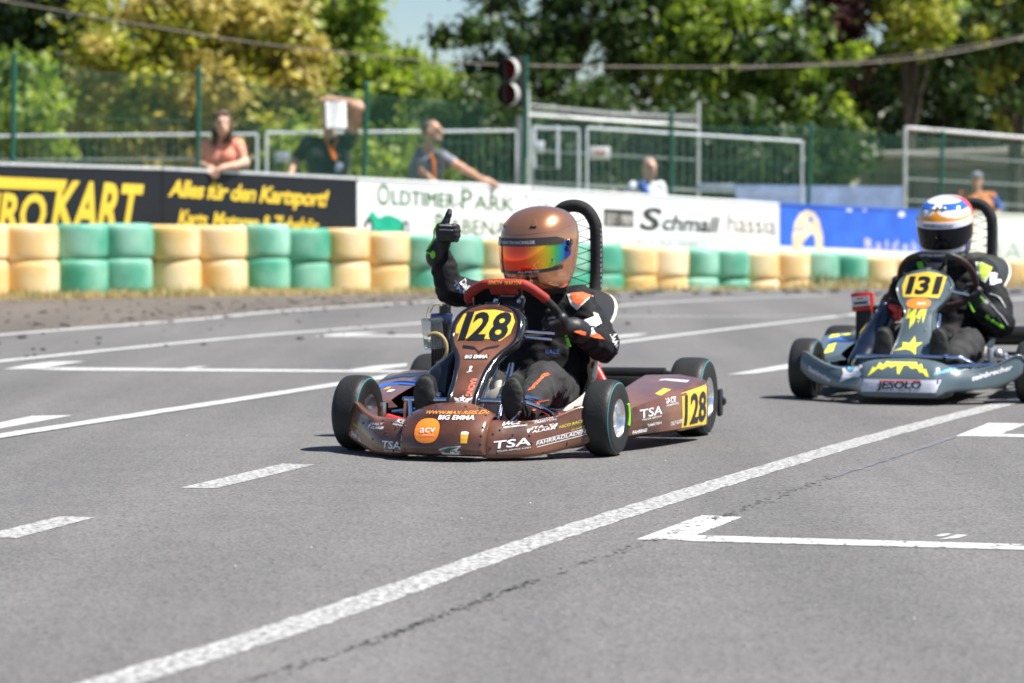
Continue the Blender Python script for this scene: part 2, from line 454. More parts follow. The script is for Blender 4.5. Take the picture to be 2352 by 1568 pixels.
def paint_mat(name, wear_lo, wear_hi, crack=False):
    m = bpy.data.materials.new(name); m.use_nodes = True; nt = m.node_tree; L = nt.links.new; b = nt.nodes["Principled BSDF"]
    tc = nt.nodes.new("ShaderNodeTexCoord"); n = nt.nodes.new("ShaderNodeTexNoise"); n.inputs["Scale"].default_value = 62; n.inputs["Detail"].default_value = 6; n.inputs["Roughness"].default_value = .68
    L(tc.outputs["Object"], n.inputs["Vector"])
    r = nt.nodes.new("ShaderNodeValToRGB"); e = r.color_ramp.elements
    e[0].position = wear_lo; e[0].color = (.135, .132, .13, 1); e[1].position = wear_hi; e[1].color = (.50, .50, .495, 1)
    L(n.outputs[0], r.inputs[0]); src = r.outputs[0]
    if crack:
        v = nt.nodes.new("ShaderNodeTexVoronoi"); v.feature = 'DISTANCE_TO_EDGE'; v.inputs["Scale"].default_value = 13
        n2 = nt.nodes.new("ShaderNodeTexNoise"); n2.inputs["Scale"].default_value = 9; L(tc.outputs["Object"], n2.inputs["Vector"])
        ad = nt.nodes.new("ShaderNodeVectorMath"); ad.operation = 'MULTIPLY_ADD'; ad.inputs[1].default_value = (.12, .12, .12)
        L(n2.outputs[1], ad.inputs[0]); L(tc.outputs["Object"], ad.inputs[2]); L(ad.outputs[0], v.inputs["Vector"])
        r2 = nt.nodes.new("ShaderNodeValToRGB"); r2.color_ramp.elements[0].position = .012; r2.color_ramp.elements[0].color = (.30, .29, .28, 1); r2.color_ramp.elements[1].position = .04; r2.color_ramp.elements[1].color = (1, 1, 1, 1)
        L(v.outputs[0], r2.inputs[0])
        x = nt.nodes.new("ShaderNodeMix"); x.data_type = 'RGBA'; x.blend_type = 'MULTIPLY'; x.inputs[0].default_value = 1
        L(src, x.inputs[6]); L(r2.outputs[0], x.inputs[7]); src = x.outputs[2]
    L(src, b.inputs["Base Color"]); b.inputs["Roughness"].default_value = .7
    return m
M_paint_worn = paint_mat("worn_white_paint", .40, .62)
M_paint = paint_mat("white_road_paint", .32, .52)
M_paint_crack = paint_mat("cracked_white_paint", .26, .40, True)

def ribbon(name, pts, width, mat, up=.0046, sub=8, taper=None, jag=0.0):
    G = [on_ground(x, y) for x, y in crom(pts, sub)]
    vs = []; n = len(G)
    for i, p in enumerate(G):
        d = (G[min(i + 1, n - 1)] - G[max(i - 1, 0)]); d.z = 0; d.normalize(); s = Vector((d.y, -d.x, 0))
        w = width * (taper[0] + (taper[1] - taper[0]) * i / (n - 1) if taper else 1) / 2
        for e in (-1, 1):
            q = p + s * e * (w + random.uniform(-jag, jag)); vs.append((q.x, q.y, float(terrain(q.x, q.y)) + up))
    me = bpy.data.meshes.new(name); me.from_pydata(vs, [], [(2 * i, 2 * i + 1, 2 * i + 3, 2 * i + 2) for i in range(n - 1)]); me.materials.append(mat); me.update()
    return tag(mesh_obj(name, me), kind='structure')
def ground_poly(name, polys, mat, up=.0036):
    vs = []; fs = []
    for poly in polys:
        b = len(vs)
        for x, y in poly: vs.append(tuple(on_ground(x, y, up)))
        fs.append(tuple(range(b, b + len(poly))))
    me = bpy.data.meshes.new(name); me.from_pydata(vs, [], fs); me.materials.append(mat); me.update()
    return tag(mesh_obj(name, me), kind='structure')
ribbon("lane_line", [(140, 1606), (262, 1568), (703, 1430), (1181, 1262), (1467, 1169), (1774, 1074), (2010, 1005), (2265, 938), (2420, 899)], .098, M_paint_worn, up=.0024, sub=24, jag=.004)
ribbon("lane_line", [(-60, 1014), (0, 1003), (470, 931), (930, 860), (1420, 788), (1910, 729), (2150, 704), (2380, 684)], .10, M_paint, sub=16, jag=.004)
ribbon("lane_line", [(-60, 838), (0, 831), (400, 790), (700, 763), (1000, 740), (1395, 705), (1602, 691), (1900, 678)], .11, M_paint, jag=.006)
L4 = [(-60, 778), (0, 770), (440, 735), (650, 715), (1000, 693), (1300, 680)]
ribbon("edge_line", L4, .125, M_paint, jag=.012)
ribbon("lane_line", [(1395, 727), (1700, 727), (2170, 725)], .10, M_paint)
ribbon("edge_line", [(1360, 678), (1520, 674), (1700, 671), (1860, 669)], .13, M_paint_worn, jag=.02)
ground_poly("grid_marking", [[(1461, 1238.5), (1610, 1183), (1704, 1187), (1598, 1228.5), (1590, 1238)]], M_paint_crack, .0024)
ground_poly("grid_marking", [[(1555, 1239), (1602, 1228.8), (2352, 1249.6), (2900, 1265), (2900, 1277), (2352, 1262), (1590, 1242)]], M_paint_crack, .0029)
ground_poly("grid_marking", [[(2145, 1231), (2165, 1225), (2187, 1225), (2170, 1231)], [(2155, 1239), (2198, 1227), (2226, 1228), (2200, 1235)]], M_paint, .0026)
ground_poly("lane_dash", [[(412, 1120), (648, 1064.5), (725, 1066), (497, 1121)]], M_paint_worn, .0024)
ground_poly("lane_dash", [[(-30, 1226), (136, 1185.5), (221, 1187), (38, 1235), (-30, 1233)]], M_paint_worn, .0024)
ground_poly("lane_dash", [[(-40, 978), (75, 954.5), (167, 953), (-40, 991)]], M_paint, .0024)
ground_poly("grid_marking", [[(8, 847.5), (62, 837), (120, 830), (199, 829), (150, 836), (92, 846)], [(60, 846.5), (150, 843.5), (940, 850.5), (940, 855), (150, 850)], [(405, 846.5), (455, 841), (480, 840.5), (440, 846.8)], [(790, 850), (860, 840), (935, 834), (935, 840), (860, 849.5)]], M_paint)
ground_poly("grid_marking", [[(718, 772), (790, 764), (870, 762.5), (840, 767.5), (800, 769.5), (1010, 768.5), (1010, 773), (780, 772.5)]], M_paint)
ground_poly("lane_dash", [[(1380, 779), (1430, 768), (1492, 764.5), (1460, 772)]], M_paint)
ground_poly("lane_dash", [[(1670, 860), (1735, 857), (1830, 843.5), (1830, 832)]], M_paint)
ground_poly("grid_marking", [[(2195, 1001), (2270, 971), (2362, 972), (2300, 996), (2900, 1010), (2900, 1015), (2290, 1002)]], M_paint_crack, .0024)
vs = []; fs = []; xs_ = list(np.arange(-80, 1301, 30)); lx = [p[0] for p in crom(L4, 12)]; ly = [p[1] for p in crom(L4, 12)]
for x in xs_:
    y1 = float(np.interp(x, lx, ly)) + 1; y0 = float(np.interp(x, [-80, 0, 500, 1000, 1300], [688, 687, 682, 674, 670])); y0 = min(y0, y1 - 2)
    a = on_ground(x, y0); b = on_ground(x, y1)
    for k in range(9):
        p = a + (b - a) * (k / 8); vs.append((p.x, p.y, float(terrain(p.x, p.y)) + .0035))
for i in range(len(xs_) - 1):
    for k in range(8): fs.append((i * 9 + k, (i + 1) * 9 + k, (i + 1) * 9 + k + 1, i * 9 + k + 1))
me = bpy.data.meshes.new("shoulder"); me.from_pydata(vs, [], fs); me.materials.append(M_shoulder); me.update()
tag(mesh_obj("shoulder", me), kind='structure')
# cracked seam in the asphalt, ending in a bluish sealed line
M_crack = pm("crack_dirt", (.086, .084, .084), .95, var=.2, scale=30); M_blue_seal = pm("blue_chalk_line", (.122, .122, .138), .9, var=.15, scale=20)
cv = []; cf = []
path = crom([(560, 1566), (860, 1470), (1181, 1349), (1493, 1241), (1693, 1172), (1918, 1093)], 90)
for k, (x, y) in enumerate(path):
    dens = .48 if 1330 < y < 1480 else (.20 if y > 1230 else .3)
    for _ in range(3):
        if random.random() > dens: continue
        g = on_ground(x + random.uniform(-9, 9), y + random.gauss(0, 3.4), .0026); r = random.uniform(.0022, .0065); b = len(cv); m = random.randint(5, 7)
        for j in range(m):
            a = 2 * math.pi * j / m; q = r * random.uniform(.4, 1.2); cv.append((g.x + 1.5 * q * math.cos(a), g.y + 1.7 * q * math.sin(a), g.z))
        cf.append(tuple(range(b, b + m)))
me = bpy.data.meshes.new("asphalt_crack"); me.from_pydata(cv, [], cf); me.materials.append(M_crack)
tag(mesh_obj("asphalt_crack", me), kind='structure')
ribbon("chalk_line", [(1900, 1101), (1960, 1082), (2020, 1062), (2090, 1038), (2190, 1004)], .022, M_blue_seal, up=.003, taper=(.4, 1.6), jag=.004)
# rubber marbles and crumbs on the shoulder and the outer lane
M_rubber_bits = pm("rubber_crumbs", (.055, .052, .045), .9, var=.2, scale=20)
mb = MB()
for _ in range(420):
    x = random.uniform(-40, 1500); e = np.interp(x, [0, 650, 1000, 1500], [770, 715, 693, 675]); top = 688 if x < 700 else 676
    y = random.uniform(top, e + 4) if random.random() < .86 else random.uniform(e, e + 70)
    g = on_ground(x, y, .006); s = random.uniform(.006, .017) * (1.7 if random.random() < .10 else 1)
    mb.sphere((g.x, g.y, g.z + s * .15), (s * random.uniform(.8, 1.8), s * random.uniform(.8, 2.2), s * .35), 6)
for _ in range(60):
    x = random.uniform(1300, 2352); g = on_ground(x, random.uniform(664, 676), .006); s = random.uniform(.02, .05)
    mb.sphere((g.x, g.y, g.z + s * .2), (s * 1.5, s * 2, s * .4), 6)
tag(mb.build("rubber_crumbs", M_rubber_bits), kind='stuff')
mb = MB()
for px, py in ((429, 1000), (1530, 930), (1528, 1058), (715, 1257), (855, 1385), (1060, 1190), (1400, 1300), (2100, 1420), (540, 1300), (1218, 1155)):
    g = on_ground(px, py, .006); mb.sphere((g.x, g.y, g.z), (.0028, .0028, .002), 6)
tag(mb.build("gravel_bits", pm("pale_gravel", (.6, .6, .58), .8)), kind='stuff')

# dry grass along the foot of the tyre wall
M_straw = leaf_mat("straw_grass", (.36, .27, .12), (.58, .46, .24), .3); M_green_grass = leaf_mat("green_grass", (.10, .16, .03), (.26, .28, .08), .3)
def grass(name, n, mat, hmin, hmax, tr, gate=None):
    vs = []; fs = []
    for _ in range(n):
        a = random.uniform(-4, 21.5); t = random.uniform(*tr)
        if gate and not gate(a): continue
        p = B0 + BD * a + BN * t; z = float(terrain(p.x, p.y)) - .015
        h = random.uniform(hmin, hmax) * (1.25 if a > 10 else .62); an = random.uniform(0, 6.28); ln = random.uniform(.1, .6) * h; w = random.uniform(.004, .008)
        dx, dy = math.cos(an), math.sin(an); b = len(vs)
        vs += [(p.x - dy * w, p.y + dx * w, z), (p.x + dy * w, p.y - dx * w, z), (p.x + dx * ln * .4 - dy * w * .6, p.y + dy * ln * .4 + dx * w * .6, z + h * .6), (p.x + dx * ln * .4 + dy * w * .6, p.y + dy * ln * .4 - dx * w * .6, z + h * .6), (p.x + dx * ln, p.y + dy * ln, z + h)]
        fs += [(b, b + 1, b + 3, b + 2), (b + 2, b + 3, b + 4)]
    me = bpy.data.meshes.new(name); me.from_pydata(vs, [], fs); me.materials.append(mat); me.update()
    return tag(mesh_obj(name, me), kind='stuff')
grass("dry_grass", 17000, M_straw, .05, .17, (.30, 1.12))
grass("green_grass", 5200, M_green_grass, .06, .22, (.30, .95), lambda a: math.sin(a * 1.7) + math.sin(a * 4.1 + 2) > .35)
grass("dry_weeds", 500, M_green_grass, .25, .5, (.33, .55), lambda a: 10.2 < a < 10.7)

# ================================================================== TYRE WALL
TY = [(-4.922, 25.997, .73), (-4.51, 26.36, .73), (-4.11, 26.723, .737), (-3.726, 27.085, .737), (-3.316, 27.448, .724), (-2.892, 27.812, .715), (-2.502, 28.175, .727), (-2.127, 28.538, .687), (-1.742, 28.901, .682), (-1.355, 29.264, .645), (-.973, 29.627, .611), (-.593, 29.989, .6), (-.21, 30.352, .571), (.17, 30.715, .55), (.555, 31.079, .53), (.943, 31.442, .509), (1.328, 31.805, .489), (1.709, 32.168, .46), (2.091, 32.531, .447), (2.474, 32.894, .423), (2.854, 33.257, .404), (3.242, 33.62, .4), (3.635, 33.983, .39), (4.023, 34.346, .361), (4.412, 34.709, .335), (4.809, 35.072, .319), (5.208, 35.434, .304), (5.605, 35.797, .288), (6.007, 36.16, .273), (6.404, 36.523, .257), (6.797, 36.886, .243)]
def tyre_mat(name, c, c2):
    m = pm(name, c, .62, var=.0, scale=2.2, col2=c2, bump=.12, bscale=14, objvar=.13, thr=(.40, .64))
    return m
M_ty_y = tyre_mat("faded_yellow_tyre_paint", (.72, .47, .17), (.76, .62, .38)); M_ty_g = tyre_mat("faded_green_tyre_paint", (.045, .31, .20), (.22, .50, .37))
def tyre_mesh(name, mat):
    mb = MB(); R = .292; W = .166
    prof = crom([(.17, -.135), (.19, -.158), (.235, -W), (.270, -.157), (.287, -.128), (.2915, -.07), (R, 0), (.2915, .07), (.287, .128), (.270, .157), (.235, W), (.19, .158), (.17, .135)], 3)
    prof += [(.19, .10), (.20, 0), (.19, -.10)]
    mb.lathe([(r, h) for r, h in prof], (0, 0, W), (0, 0, 1), 40, closed=True)
    return mb.mesh(name, [mat], 0)
me_y = tyre_mesh("tyre_yellow", M_ty_y); me_g = tyre_mesh("tyre_green", M_ty_g)
SPOT = ["under the yellow capitals at the left edge", "below the tall yellow K on black", "under the seam between the black boards", "below the second line of yellow script",
        "between the black board's end and vintage car emblem", "behind the raised thumb", "left of the copper helmet's visor", "behind the black headrest hoop", "under the small grey capitals of the white board",
        "below the tail of the black brush script", "under the thin grey serif word", "below the bird emblem of the blue board", "left of the grey kart's number panel", "behind the grey kart's steering wheel", "right of the grey kart driver's shoulder", "at the right picture edge"]
for k, (x, y, zt) in enumerate(TY):
    col = k - 1; pair = (col + 1) // 2; yel = pair % 2 == 0; side = "left" if (col + 1) % 2 == 0 else "right"
    for lev in (1, 0):
        o = mesh_obj("barrier_tyre", me_y if yel else me_g)
        o.location = (x + random.uniform(-.012, .012), y + random.uniform(-.02, .02), zt - .333 * (2 - lev) + random.uniform(-.004, .004))
        o.rotation_euler = (random.uniform(-.02, .02), random.uniform(-.02, .02), random.uniform(0, 6.28))
        tag(o, f"{'upper' if lev else 'lower'} {'yellow' if yel else 'green'} tyre, {side} of pair {SPOT[pair]}", "tyre", "painted tyres stacked along the track")

# ================================================================== ADVERTISING BOARDS
BT = [(-120, -5.261, 26.435, 1.309), (0, -4.837, 26.783, 1.304), (370, -3.467, 28.004, 1.281), (820, -1.622, 29.663, 1.207), (1220, .212, 31.372, 1.131), (1790, 3.224, 34.172, .964), (2100, 5.094, 35.873, .891), (2330, 6.604, 37.231, .839), (2480, 7.627, 38.051, .799)]
_bx = [b[0] for b in BT]
def board_pt(px):
    return Vector((float(np.interp(px, _bx, [b[1] for b in BT])), float(np.interp(px, _bx, [b[2] for b in BT])), float(np.interp(px, _bx, [b[3] for b in BT]))))
M_galv = pm("galvanised_steel", (.62, .63, .65), .42, .25, var=.08, scale=20)
class Board:
    def __init__(s, x0, x1, mat, label, railmat=None, name="advertising_board"):
        s.a = board_pt(x0); s.b = board_pt(x1); s.t = (s.b - s.a); s.t.z = 0; s.len = s.t.length; s.t.normalize()
        s.n = Vector((s.t.y, -s.t.x, 0)); s.slope = (s.b.z - s.a.z) / s.len; mb = MB()
        H = 1.02
        for (lo, hi, th, o) in ((-H, -.012, .028, 0),):
            v = []
            for q in (0.004, s.len - .004):
                for th_ in (0, -.028):
                    for z in (lo, hi):
                        p = s.a + s.t * q + s.n * th_; v.append((p.x, p.y, s.a.z + s.slope * q + z))
            mb.add(v, [(0, 1, 5, 4), (2, 6, 7, 3), (0, 2, 3, 1), (4, 5, 7, 6), (1, 3, 7, 5), (0, 4, 6, 2)], 0, False)
        s.o = tag(mb.build(name, mat), label, "advertising board", "advertising boards behind the tyre wall")
        s.bvh = mb.bvh()
        r = MB(); p0 = s.a - s.n * .014; p1 = s.b - s.n * .014
        r.box((p0 + p1) / 2 + Vector((0, 0, -.003)), (s.len - .01, .05, .03), Matrix.Rotation(math.atan2(s.t.y, s.t.x), 3, 'Z') @ Matrix.Rotation(-math.atan(s.slope), 3, 'Y'), .004)
        r.build("top_rail", railmat or M_galv, s.o)
        for q in np.arange(.35, s.len, .62): pass
    def pt(s, px, py):
        d = ray(px, py); c = Vector((0, 0, CAM_H)); t = (s.a - c).dot(s.n) / d.dot(s.n); return c + d * t
    def text(s, txt, x0, y0, x1, y1, h, mat, bold=0.0, shear=0.0, part="lettering", spacing=1.0):
        p0 = s.pt(x0, y0); p1 = s.pt(x1, y1); ph = (s.pt(x0, y0 - h) - p0).length
        mb = MB(); lay_text(mb, s.bvh, txt, p0, p1, ph, None, -s.n, bold, shear, .004, 0, 5.0, spacing); return mb.build(part, mat, s.o, 0)
    def poly(s, polys, mat, part="emblem", off=.004):
        mb = MB()
        for pts in polys:
            mb.add([s.pt(x, y) + s.n * off for x, y in pts], [tuple(range(len(pts)))], 0, False)
        return mb.build(part, mat, s.o, 0)
M_bblack = pm("black_board", (.007, .0085, .012), .45, var=.1, scale=3); M_bwhite = pm("white_board", (.80, .81, .83), .45, var=.03, scale=2)
M_byel = pm("yellow_print", (.80, .55, .045), .5, var=.03); M_bgreen = pm("olive_green_print", (.055, .13, .04), .5); M_btext = pm("dark_print", (.035, .035, .03), .5)
M_bgrey = pm("grey_print", (.17, .17, .13), .5); M_bpale = pm("pale_grey_print", (.45, .46, .44), .5); M_bcar = pm("emerald_print", (.01, .36, .22), .5)
M_bblue = pm("blue_board", (.035, .13, .62), .4, var=.08, scale=4); M_bbeige = pm("beige_print", (.78, .62, .42), .5); M_bcream = pm("cream_board", (.72, .73, .66), .5, var=.04, scale=2)
b1 = Board(-120, 371, M_bblack, "black board with huge yellow capitals at the left edge")
b1.text("KART", 116, 527, 312, 535, 113, M_byel, .030, .20)
b1.text("EURO", -98, 528, 100, 533, 88, M_byel, .028, .16)
b1.poly([[(-120, 404), (0, 406), (154, 413), (146, 438), (0, 432), (-120, 428)]], M_byel, "yellow_bar", .0055)
b2 = Board(372, 819, M_bblack, "black board with two lines of yellow slanted script")
b2.text("Alles für den Kartsport!", 386, 449, 748, 473, 37, M_byel, .030, .3, spacing=.92)
b2.text("Karts, Motoren & Zubehör", 408, 517, 728, 536, 36, M_byel, .026, .25, spacing=.92)
b3 = Board(820, 1221, M_bwhite, "white board with green capitals and a green vintage racing car", M_bwhite)
b3.text("O", 866, 469.5, 895, 470.5, 48, M_bgreen, .008)
b3.text("LDTIMER-", 900, 469, 1055, 478, 35, M_bgreen, 0, spacing=1.08); b3.text("LDTIMER-", 902, 469.5, 1057, 478.5, 35, M_bgreen, 0, spacing=1.08).location = b3.n * .001
b3.text("P", 1059, 480, 1085, 480.5, 47, M_bgreen, .008)
b3.text("ARK", 1087, 481, 1183, 486, 35, M_bgreen, .008)
b3.text("R", 1000, 535, 1024, 535.5, 46, M_bgreen, .008)
b3.text("ABENAU", 1030, 535, 1192, 543, 35, M_bgreen, .008)
b3.poly([[(843, 500), (850, 487), (858, 484), (862, 492), (868, 498), (874, 500), (880, 494), (895, 493), (915, 501), (923, 507), (927, 513), (925, 528), (938, 532), (938, 541), (928, 541), (920, 538), (868, 538), (858, 525), (850, 512)]], M_bcar, "vintage_car_emblem")
def ellipse(cx, cy, rx, ry, n=20): return [(cx + rx * math.cos(2 * math.pi * k / n), cy - ry * math.sin(2 * math.pi * k / n)) for k in range(n)]
b3.poly([ellipse(846, 522, 11, 22)], M_btext, "wheel_emblem", .006); b3.poly([ellipse(846, 522, 5, 11), ellipse(932, 523, 3, 10)], M_bwhite, "wheel_emblem", .0075); b3.poly([ellipse(932, 523, 8, 18)], M_btext, "wheel_emblem", .006)
b3.text("l", 1206, 458, 1211, 458, 14, M_bgrey, .02)
b4 = Board(1222, 1789, M_bwhite, "white board with black brush script and thin grey serif word", M_bwhite)
b4.text("I L", 1236, 474, 1262, 475, 26, M_bgrey, .01)
b4.poly([[(1386, 478), (1456, 482), (1456, 523), (1386, 520)]], M_btext, "black_plate", .002)
b4.text("SEIT", 1391, 514, 1417, 515.5, 24, M_bpale, .02); b4.text("1909", 1424, 516, 1453, 517.5, 24, M_bpale, .02)
b4.text("S", 1466, 525, 1512, 528, 50, M_btext, .03, .35); b4.text("chmall", 1518, 527, 1646, 533, 36, M_btext, .03, .3)
b4.text("hassia", 1671, 532, 1783, 539, 44, M_bgrey, .004)
b4.text("GETRÄNKEFACHGROSSHANDEL", 1409, 562, 1628, 570, 24, M_bpale, .0)
b5 = Board(1790, 2127, M_bwhite, "blue and white board with a beige bird emblem", M_bblue)
b5.poly([[(1791, 471), (2126, 486.5), (2126, 578), (1791, 563)]], M_bblue, "blue_field", .003)
arch = [(1820, 585), (1819, 545), (1824, 512), (1836, 490), (1852, 482), (1868, 487), (1881, 505), (1889, 540), (1890, 590), (1872, 590), (1872, 550), (1868, 535), (1858, 540), (1845, 556), (1838, 585)]
b5.poly([arch], M_bbeige, "bird_emblem", .005); b5.poly([ellipse(1861, 504, 5, 7), [(1824, 527), (1850, 522), (1850, 525), (1824, 530)]], M_bblue, "bird_emblem", .0065)
b5.text("R a i d e b", 1986, 571, 2108, 577, 24, pm("lilac_print", (.5, .47, .62), .5), .03)
b5.poly([ellipse(2070, 492, 8, 6, 10), ellipse(1950, 480, 7, 6, 10), ellipse(1985, 481, 5, 4, 10)], M_bwhite, "peeling_patch", .006)
b6 = Board(2128, 2470, M_bcream, "cream white board with faint grey capitals beside the right driver", M_bcream)
b6.text("HAUS", 2262, 594, 2420, 602, 44, M_bpale, .01)

# ================================================================== GREEN CHAIN LINK FENCE
M_green_post = pm("dark_green_coated_steel", (.012, .10, .065), .4, var=.1, scale=10)
M_green_wire = pm("green_coated_wire", (.03, .14, .10), .45)
fence = tag(empty("chain_link_fence", tuple(board_pt(33) - Vector((0, 0, 1.2)))), "tall dark green chain link fence behind the advertising boards", "fence")
fence_o = fence.location.copy()
posts = [(-110, 118), (33, 125), (457, 157), (842, 192), (1207, 200), (1542, 255), (1862, 285), (2165, 303), (2440, 325)]
nrm = Vector((-BN.x, -BN.y, 0)); FP = []
for (px, py) in posts:
    base = board_pt(px) + nrm * .10; top = at(px, py, base.y); FP.append((base, top))
    mb = MB(); mb.tube([(base.x - fence_o.x, base.y - fence_o.y, base.z - 1.3 - fence_o.z), (top.x - fence_o.x, top.y - fence_o.y, top.z - fence_o.z)], .026, 12)
    mb.sphere((top.x - fence_o.x, top.y - fence_o.y, top.z - fence_o.z), .03, 8)
    mb.build("post", M_green_post, fence)
mt = [(-110, 128), (33, 139), (130, 145), (240, 165), (340, 174), (457, 168), (640, 205), (842, 214), (1000, 233), (1207, 247), (1380, 281), (1542, 284), (1700, 293), (1862, 290), (2000, 307), (2165, 318), (2440, 340)]
mtx = [m[0] for m in mt]
us = np.linspace(-110, 2440, 256); line = []
for px in us:
    b = board_pt(px) + nrm * .13; t = at(px, float(np.interp(px, mtx, [m[1] for m in mt])), b.y); line.append((b.x - fence_o.x, b.y - fence_o.y, b.z + .03 - fence_o.z, t.z - fence_o.z))
line = np.array(line); dist = np.r_[0, np.cumsum(np.linalg.norm(np.diff(line[:, :2], axis=0), axis=1))]
def fpt(u, v):
    q = [np.interp(u, dist, line[:, k]) for k in range(4)]; return (q[0], q[1], q[2] + (q[3] - q[2]) * v)
mb = MB(); cell = .062; hh = 1.05
for k in range(int((dist[-1] + hh) / cell)):
    for sgn in (1, -1):
        u0 = k * cell - (hh if sgn > 0 else 0)
        pts = []
        for j in range(6):
            v = j / 5; u = u0 + (v if sgn > 0 else 1 - v) * hh
            if 0 <= u <= dist[-1]: pts.append(fpt(u, v))
        if len(pts) > 1: mb.tube(pts, .0016, 3, caps=False)
for v in (0, .5, 1): mb.tube([fpt(u, v) for u in np.linspace(0, dist[-1], 120)], .0024, 4)
mb.build("wire_mesh", M_green_wire, fence, 0)

# ================================================================== GALVANISED SITE FENCE PANELS
M_galv2 = pm("bright_galvanised_tube", (.70, .75, .84), .4, .2, var=.06, scale=12)
M_wire = pm("weathered_wire", (.34, .38, .40), .5, .2, var=.08, scale=12)
def panel(name, label, xa, ya, da, xb, yb, db, zbot, rails=(), wires=.11, ends=(1, 1), r=.0185, mat=M_galv2, group="galvanised site fence panels", cat="fence panel", extra=None):
    A = at(xa, ya, da); Bp = at(xb, yb, db); root = tag(empty(name, (A.x, A.y, zbot)), label, cat, group); O = Vector((A.x, A.y, zbot))
    A = A - O; Bp = Bp - O; d = Bp - A; ln = d.length
    mb = MB(); mb.tube([A, Bp], r, 10)
    if ends[0]: mb.tube([(A.x, A.y, 0), tuple(A)], r, 10)
    if ends[1]: mb.tube([(Bp.x, Bp.y, 0), tuple(Bp)], r, 10)
    mb.tube([(A.x, A.y, .12), (Bp.x, Bp.y, .12)], r, 10)
    mb.build("frame", mat, root)
    mb = MB()
    for f in rails: mb.tube([(A.x, A.y, A.z * f), (Bp.x, Bp.y, Bp.z * f)], .010, 6)
    n = int(ln / wires)
    for k in range(1, n):
        p = A + d * (k / n); mb.tube([(p.x, p.y, .12), (p.x, p.y, p.z)], .0019, 4, caps=False)
    if mb.v: mb.build("wire_grid", M_wire, root)
    return root
panel("site_fence_panel", "long galvanised fence panel behind the woman in coral, leftmost", -90, 313, 37.5, 590, 308, 37.5, -.1, (.84, .70, .66))
panel("site_fence_panel", "galvanised fence panel behind the man holding paper over his face", 612, 305, 37.7, 1186, 300, 38.2, -.1, (.66, .56))
pg = panel("site_fence_panel", "galvanised fence panel with wide bay and small white sign", 1348, 294, 38.2, 1842, 325, 38.6, -.3, (.66, .5, .35))
pgate = panel("steel_gate", "narrow galvanised gate leaf with a square lock frame", 1222, 294, 38.2, 1329, 296, 38.2, -.2, (.5, .4), group=None, cat="gate")
mb = MB(); O = pgate.location
q = [at(x, y, 38.1) - O for x, y in ((1228, 290), (1281, 290), (1281, 385), (1228, 385))]
mb.tube(q, .024, 8, closed=True); mb.box((q[0] + q[3]) / 2 + Vector((.06, 0, 0)), (.14, .05, .16), None, .01); mb.build("lock_frame", M_galv2, pgate)
mb = MB(); a = at(1196, 270, 38.6); mb.tube([(0, 0, 0), (0, 0, a.z + .2)], .06, 12); mb.box((0, 0, a.z + .2), (.13, .13, .02), None, .004)
o = tag(mb.build("gate_post", pm("dull_zinc", (.33, .35, .38), .5, .2)), "thick grey steel gate post beside the green fence post", "post"); o.location = (a.x, a.y, -.2)
def chain_panel(label, xa, ya, da, xb, yb, db, zbot, top_off, rails):
    r_ = panel("steel_fence", label, xa, ya, da, xb, yb, db, zbot, rails, .11, (1, 1), .026, M_galv, None, "fence")
    A = at(xa, ya, da) - r_.location; Bp = at(xb, yb, db) - r_.location; mb = MB(); n = 60
    for k in range(n):
        for s in (-1, 1):
            p = A + (Bp - A) * (k / n); q_ = A + (Bp - A) * min(max((k + s) / n, 0), 1); mb.tube([tuple(p), (q_.x, q_.y, q_.z + top_off)], .004, 3, caps=False)
    mb.tube([(A.x, A.y, A.z + top_off), tuple((A + Bp) / 2 + Vector((0, 0, top_off - .05))), (Bp.x, Bp.y, Bp.z + top_off)], .012, 6)
    mb.tube([tuple(A), (A.x, A.y, A.z + .38)], .022, 8); mb.tube([tuple(Bp), (Bp.x, Bp.y, Bp.z + .38)], .024, 8)
    mb.build("mesh_extension", M_galv, r_)
    return r_
chain_panel("taller steel mesh fence rising behind the bright site panels", 1213, 264, 42, 1604, 291, 42.6, -.3, .16, (.8, .62, .45))
panel("steel_fence", "steel mesh fence with close rails at the right, before the low building", 2079, 293, 40.5, 2520, 331, 42.5, -.5, (.86, .72, .6, .45), .075, (1, 0), .028, M_galv, None, "fence")
mb = MB(); a = at(1690, 424, 41.0); b = at(2078, 424, 43.0); dv = (b - a); n = 26; secs = []
for k in range(n + 1):
    p = a + dv * (k / n); w = .025 * math.sin(k * 1.3); secs.append([(0 + p.x - a.x, p.y - a.y + w + .012, -.9), (p.x - a.x, p.y - a.y + w * .4 + .012, 0), (p.x - a.x, p.y - a.y + w * .4 - .012, 0), (p.x - a.x, p.y - a.y + w - .012, -.9)])
mb.loft(secs, True, 0, True)
o = tag(mb.build("privacy_screen", pm("blue_grey_mesh_fabric", (.17, .23, .42), .8, var=.1, scale=5)), "long blue grey fabric screen along the foot of the fence", "screen"); o.location = a
mb = MB(); a = at(1600, 421, 41); b = at(1688, 421, 41); mb.box(((b.x - a.x) / 2, 0, -.06), (b.x - a.x, .02, .11), None, .006); mb.box(((b.x - a.x) / 2, 0, -.28), (b.x - a.x, .02, .11), None, .006)
o = tag(mb.build("plank_rail", pm("grey_blue_plank", (.3, .36, .5), .6)), "two pale grey blue planks left of the fabric screen", "rail"); o.location = a
def sign_plate(label, px, py, d, w, h, mat, mat2):
    c = at(px, py, d); mb = MB(); mb.box((0, 0, 0), (w, .012, h), None, .005); o = tag(mb.build("fence_sign", mat), label, "sign"); o.location = c
    m2 = MB(); m2.box((0, -.008, h * .1), (w * .55, .004, h * .14)); m2.box((0, -.008, -h * .12), (w * .45, .004, h * .10)); m2.build("print", mat2, o); return o
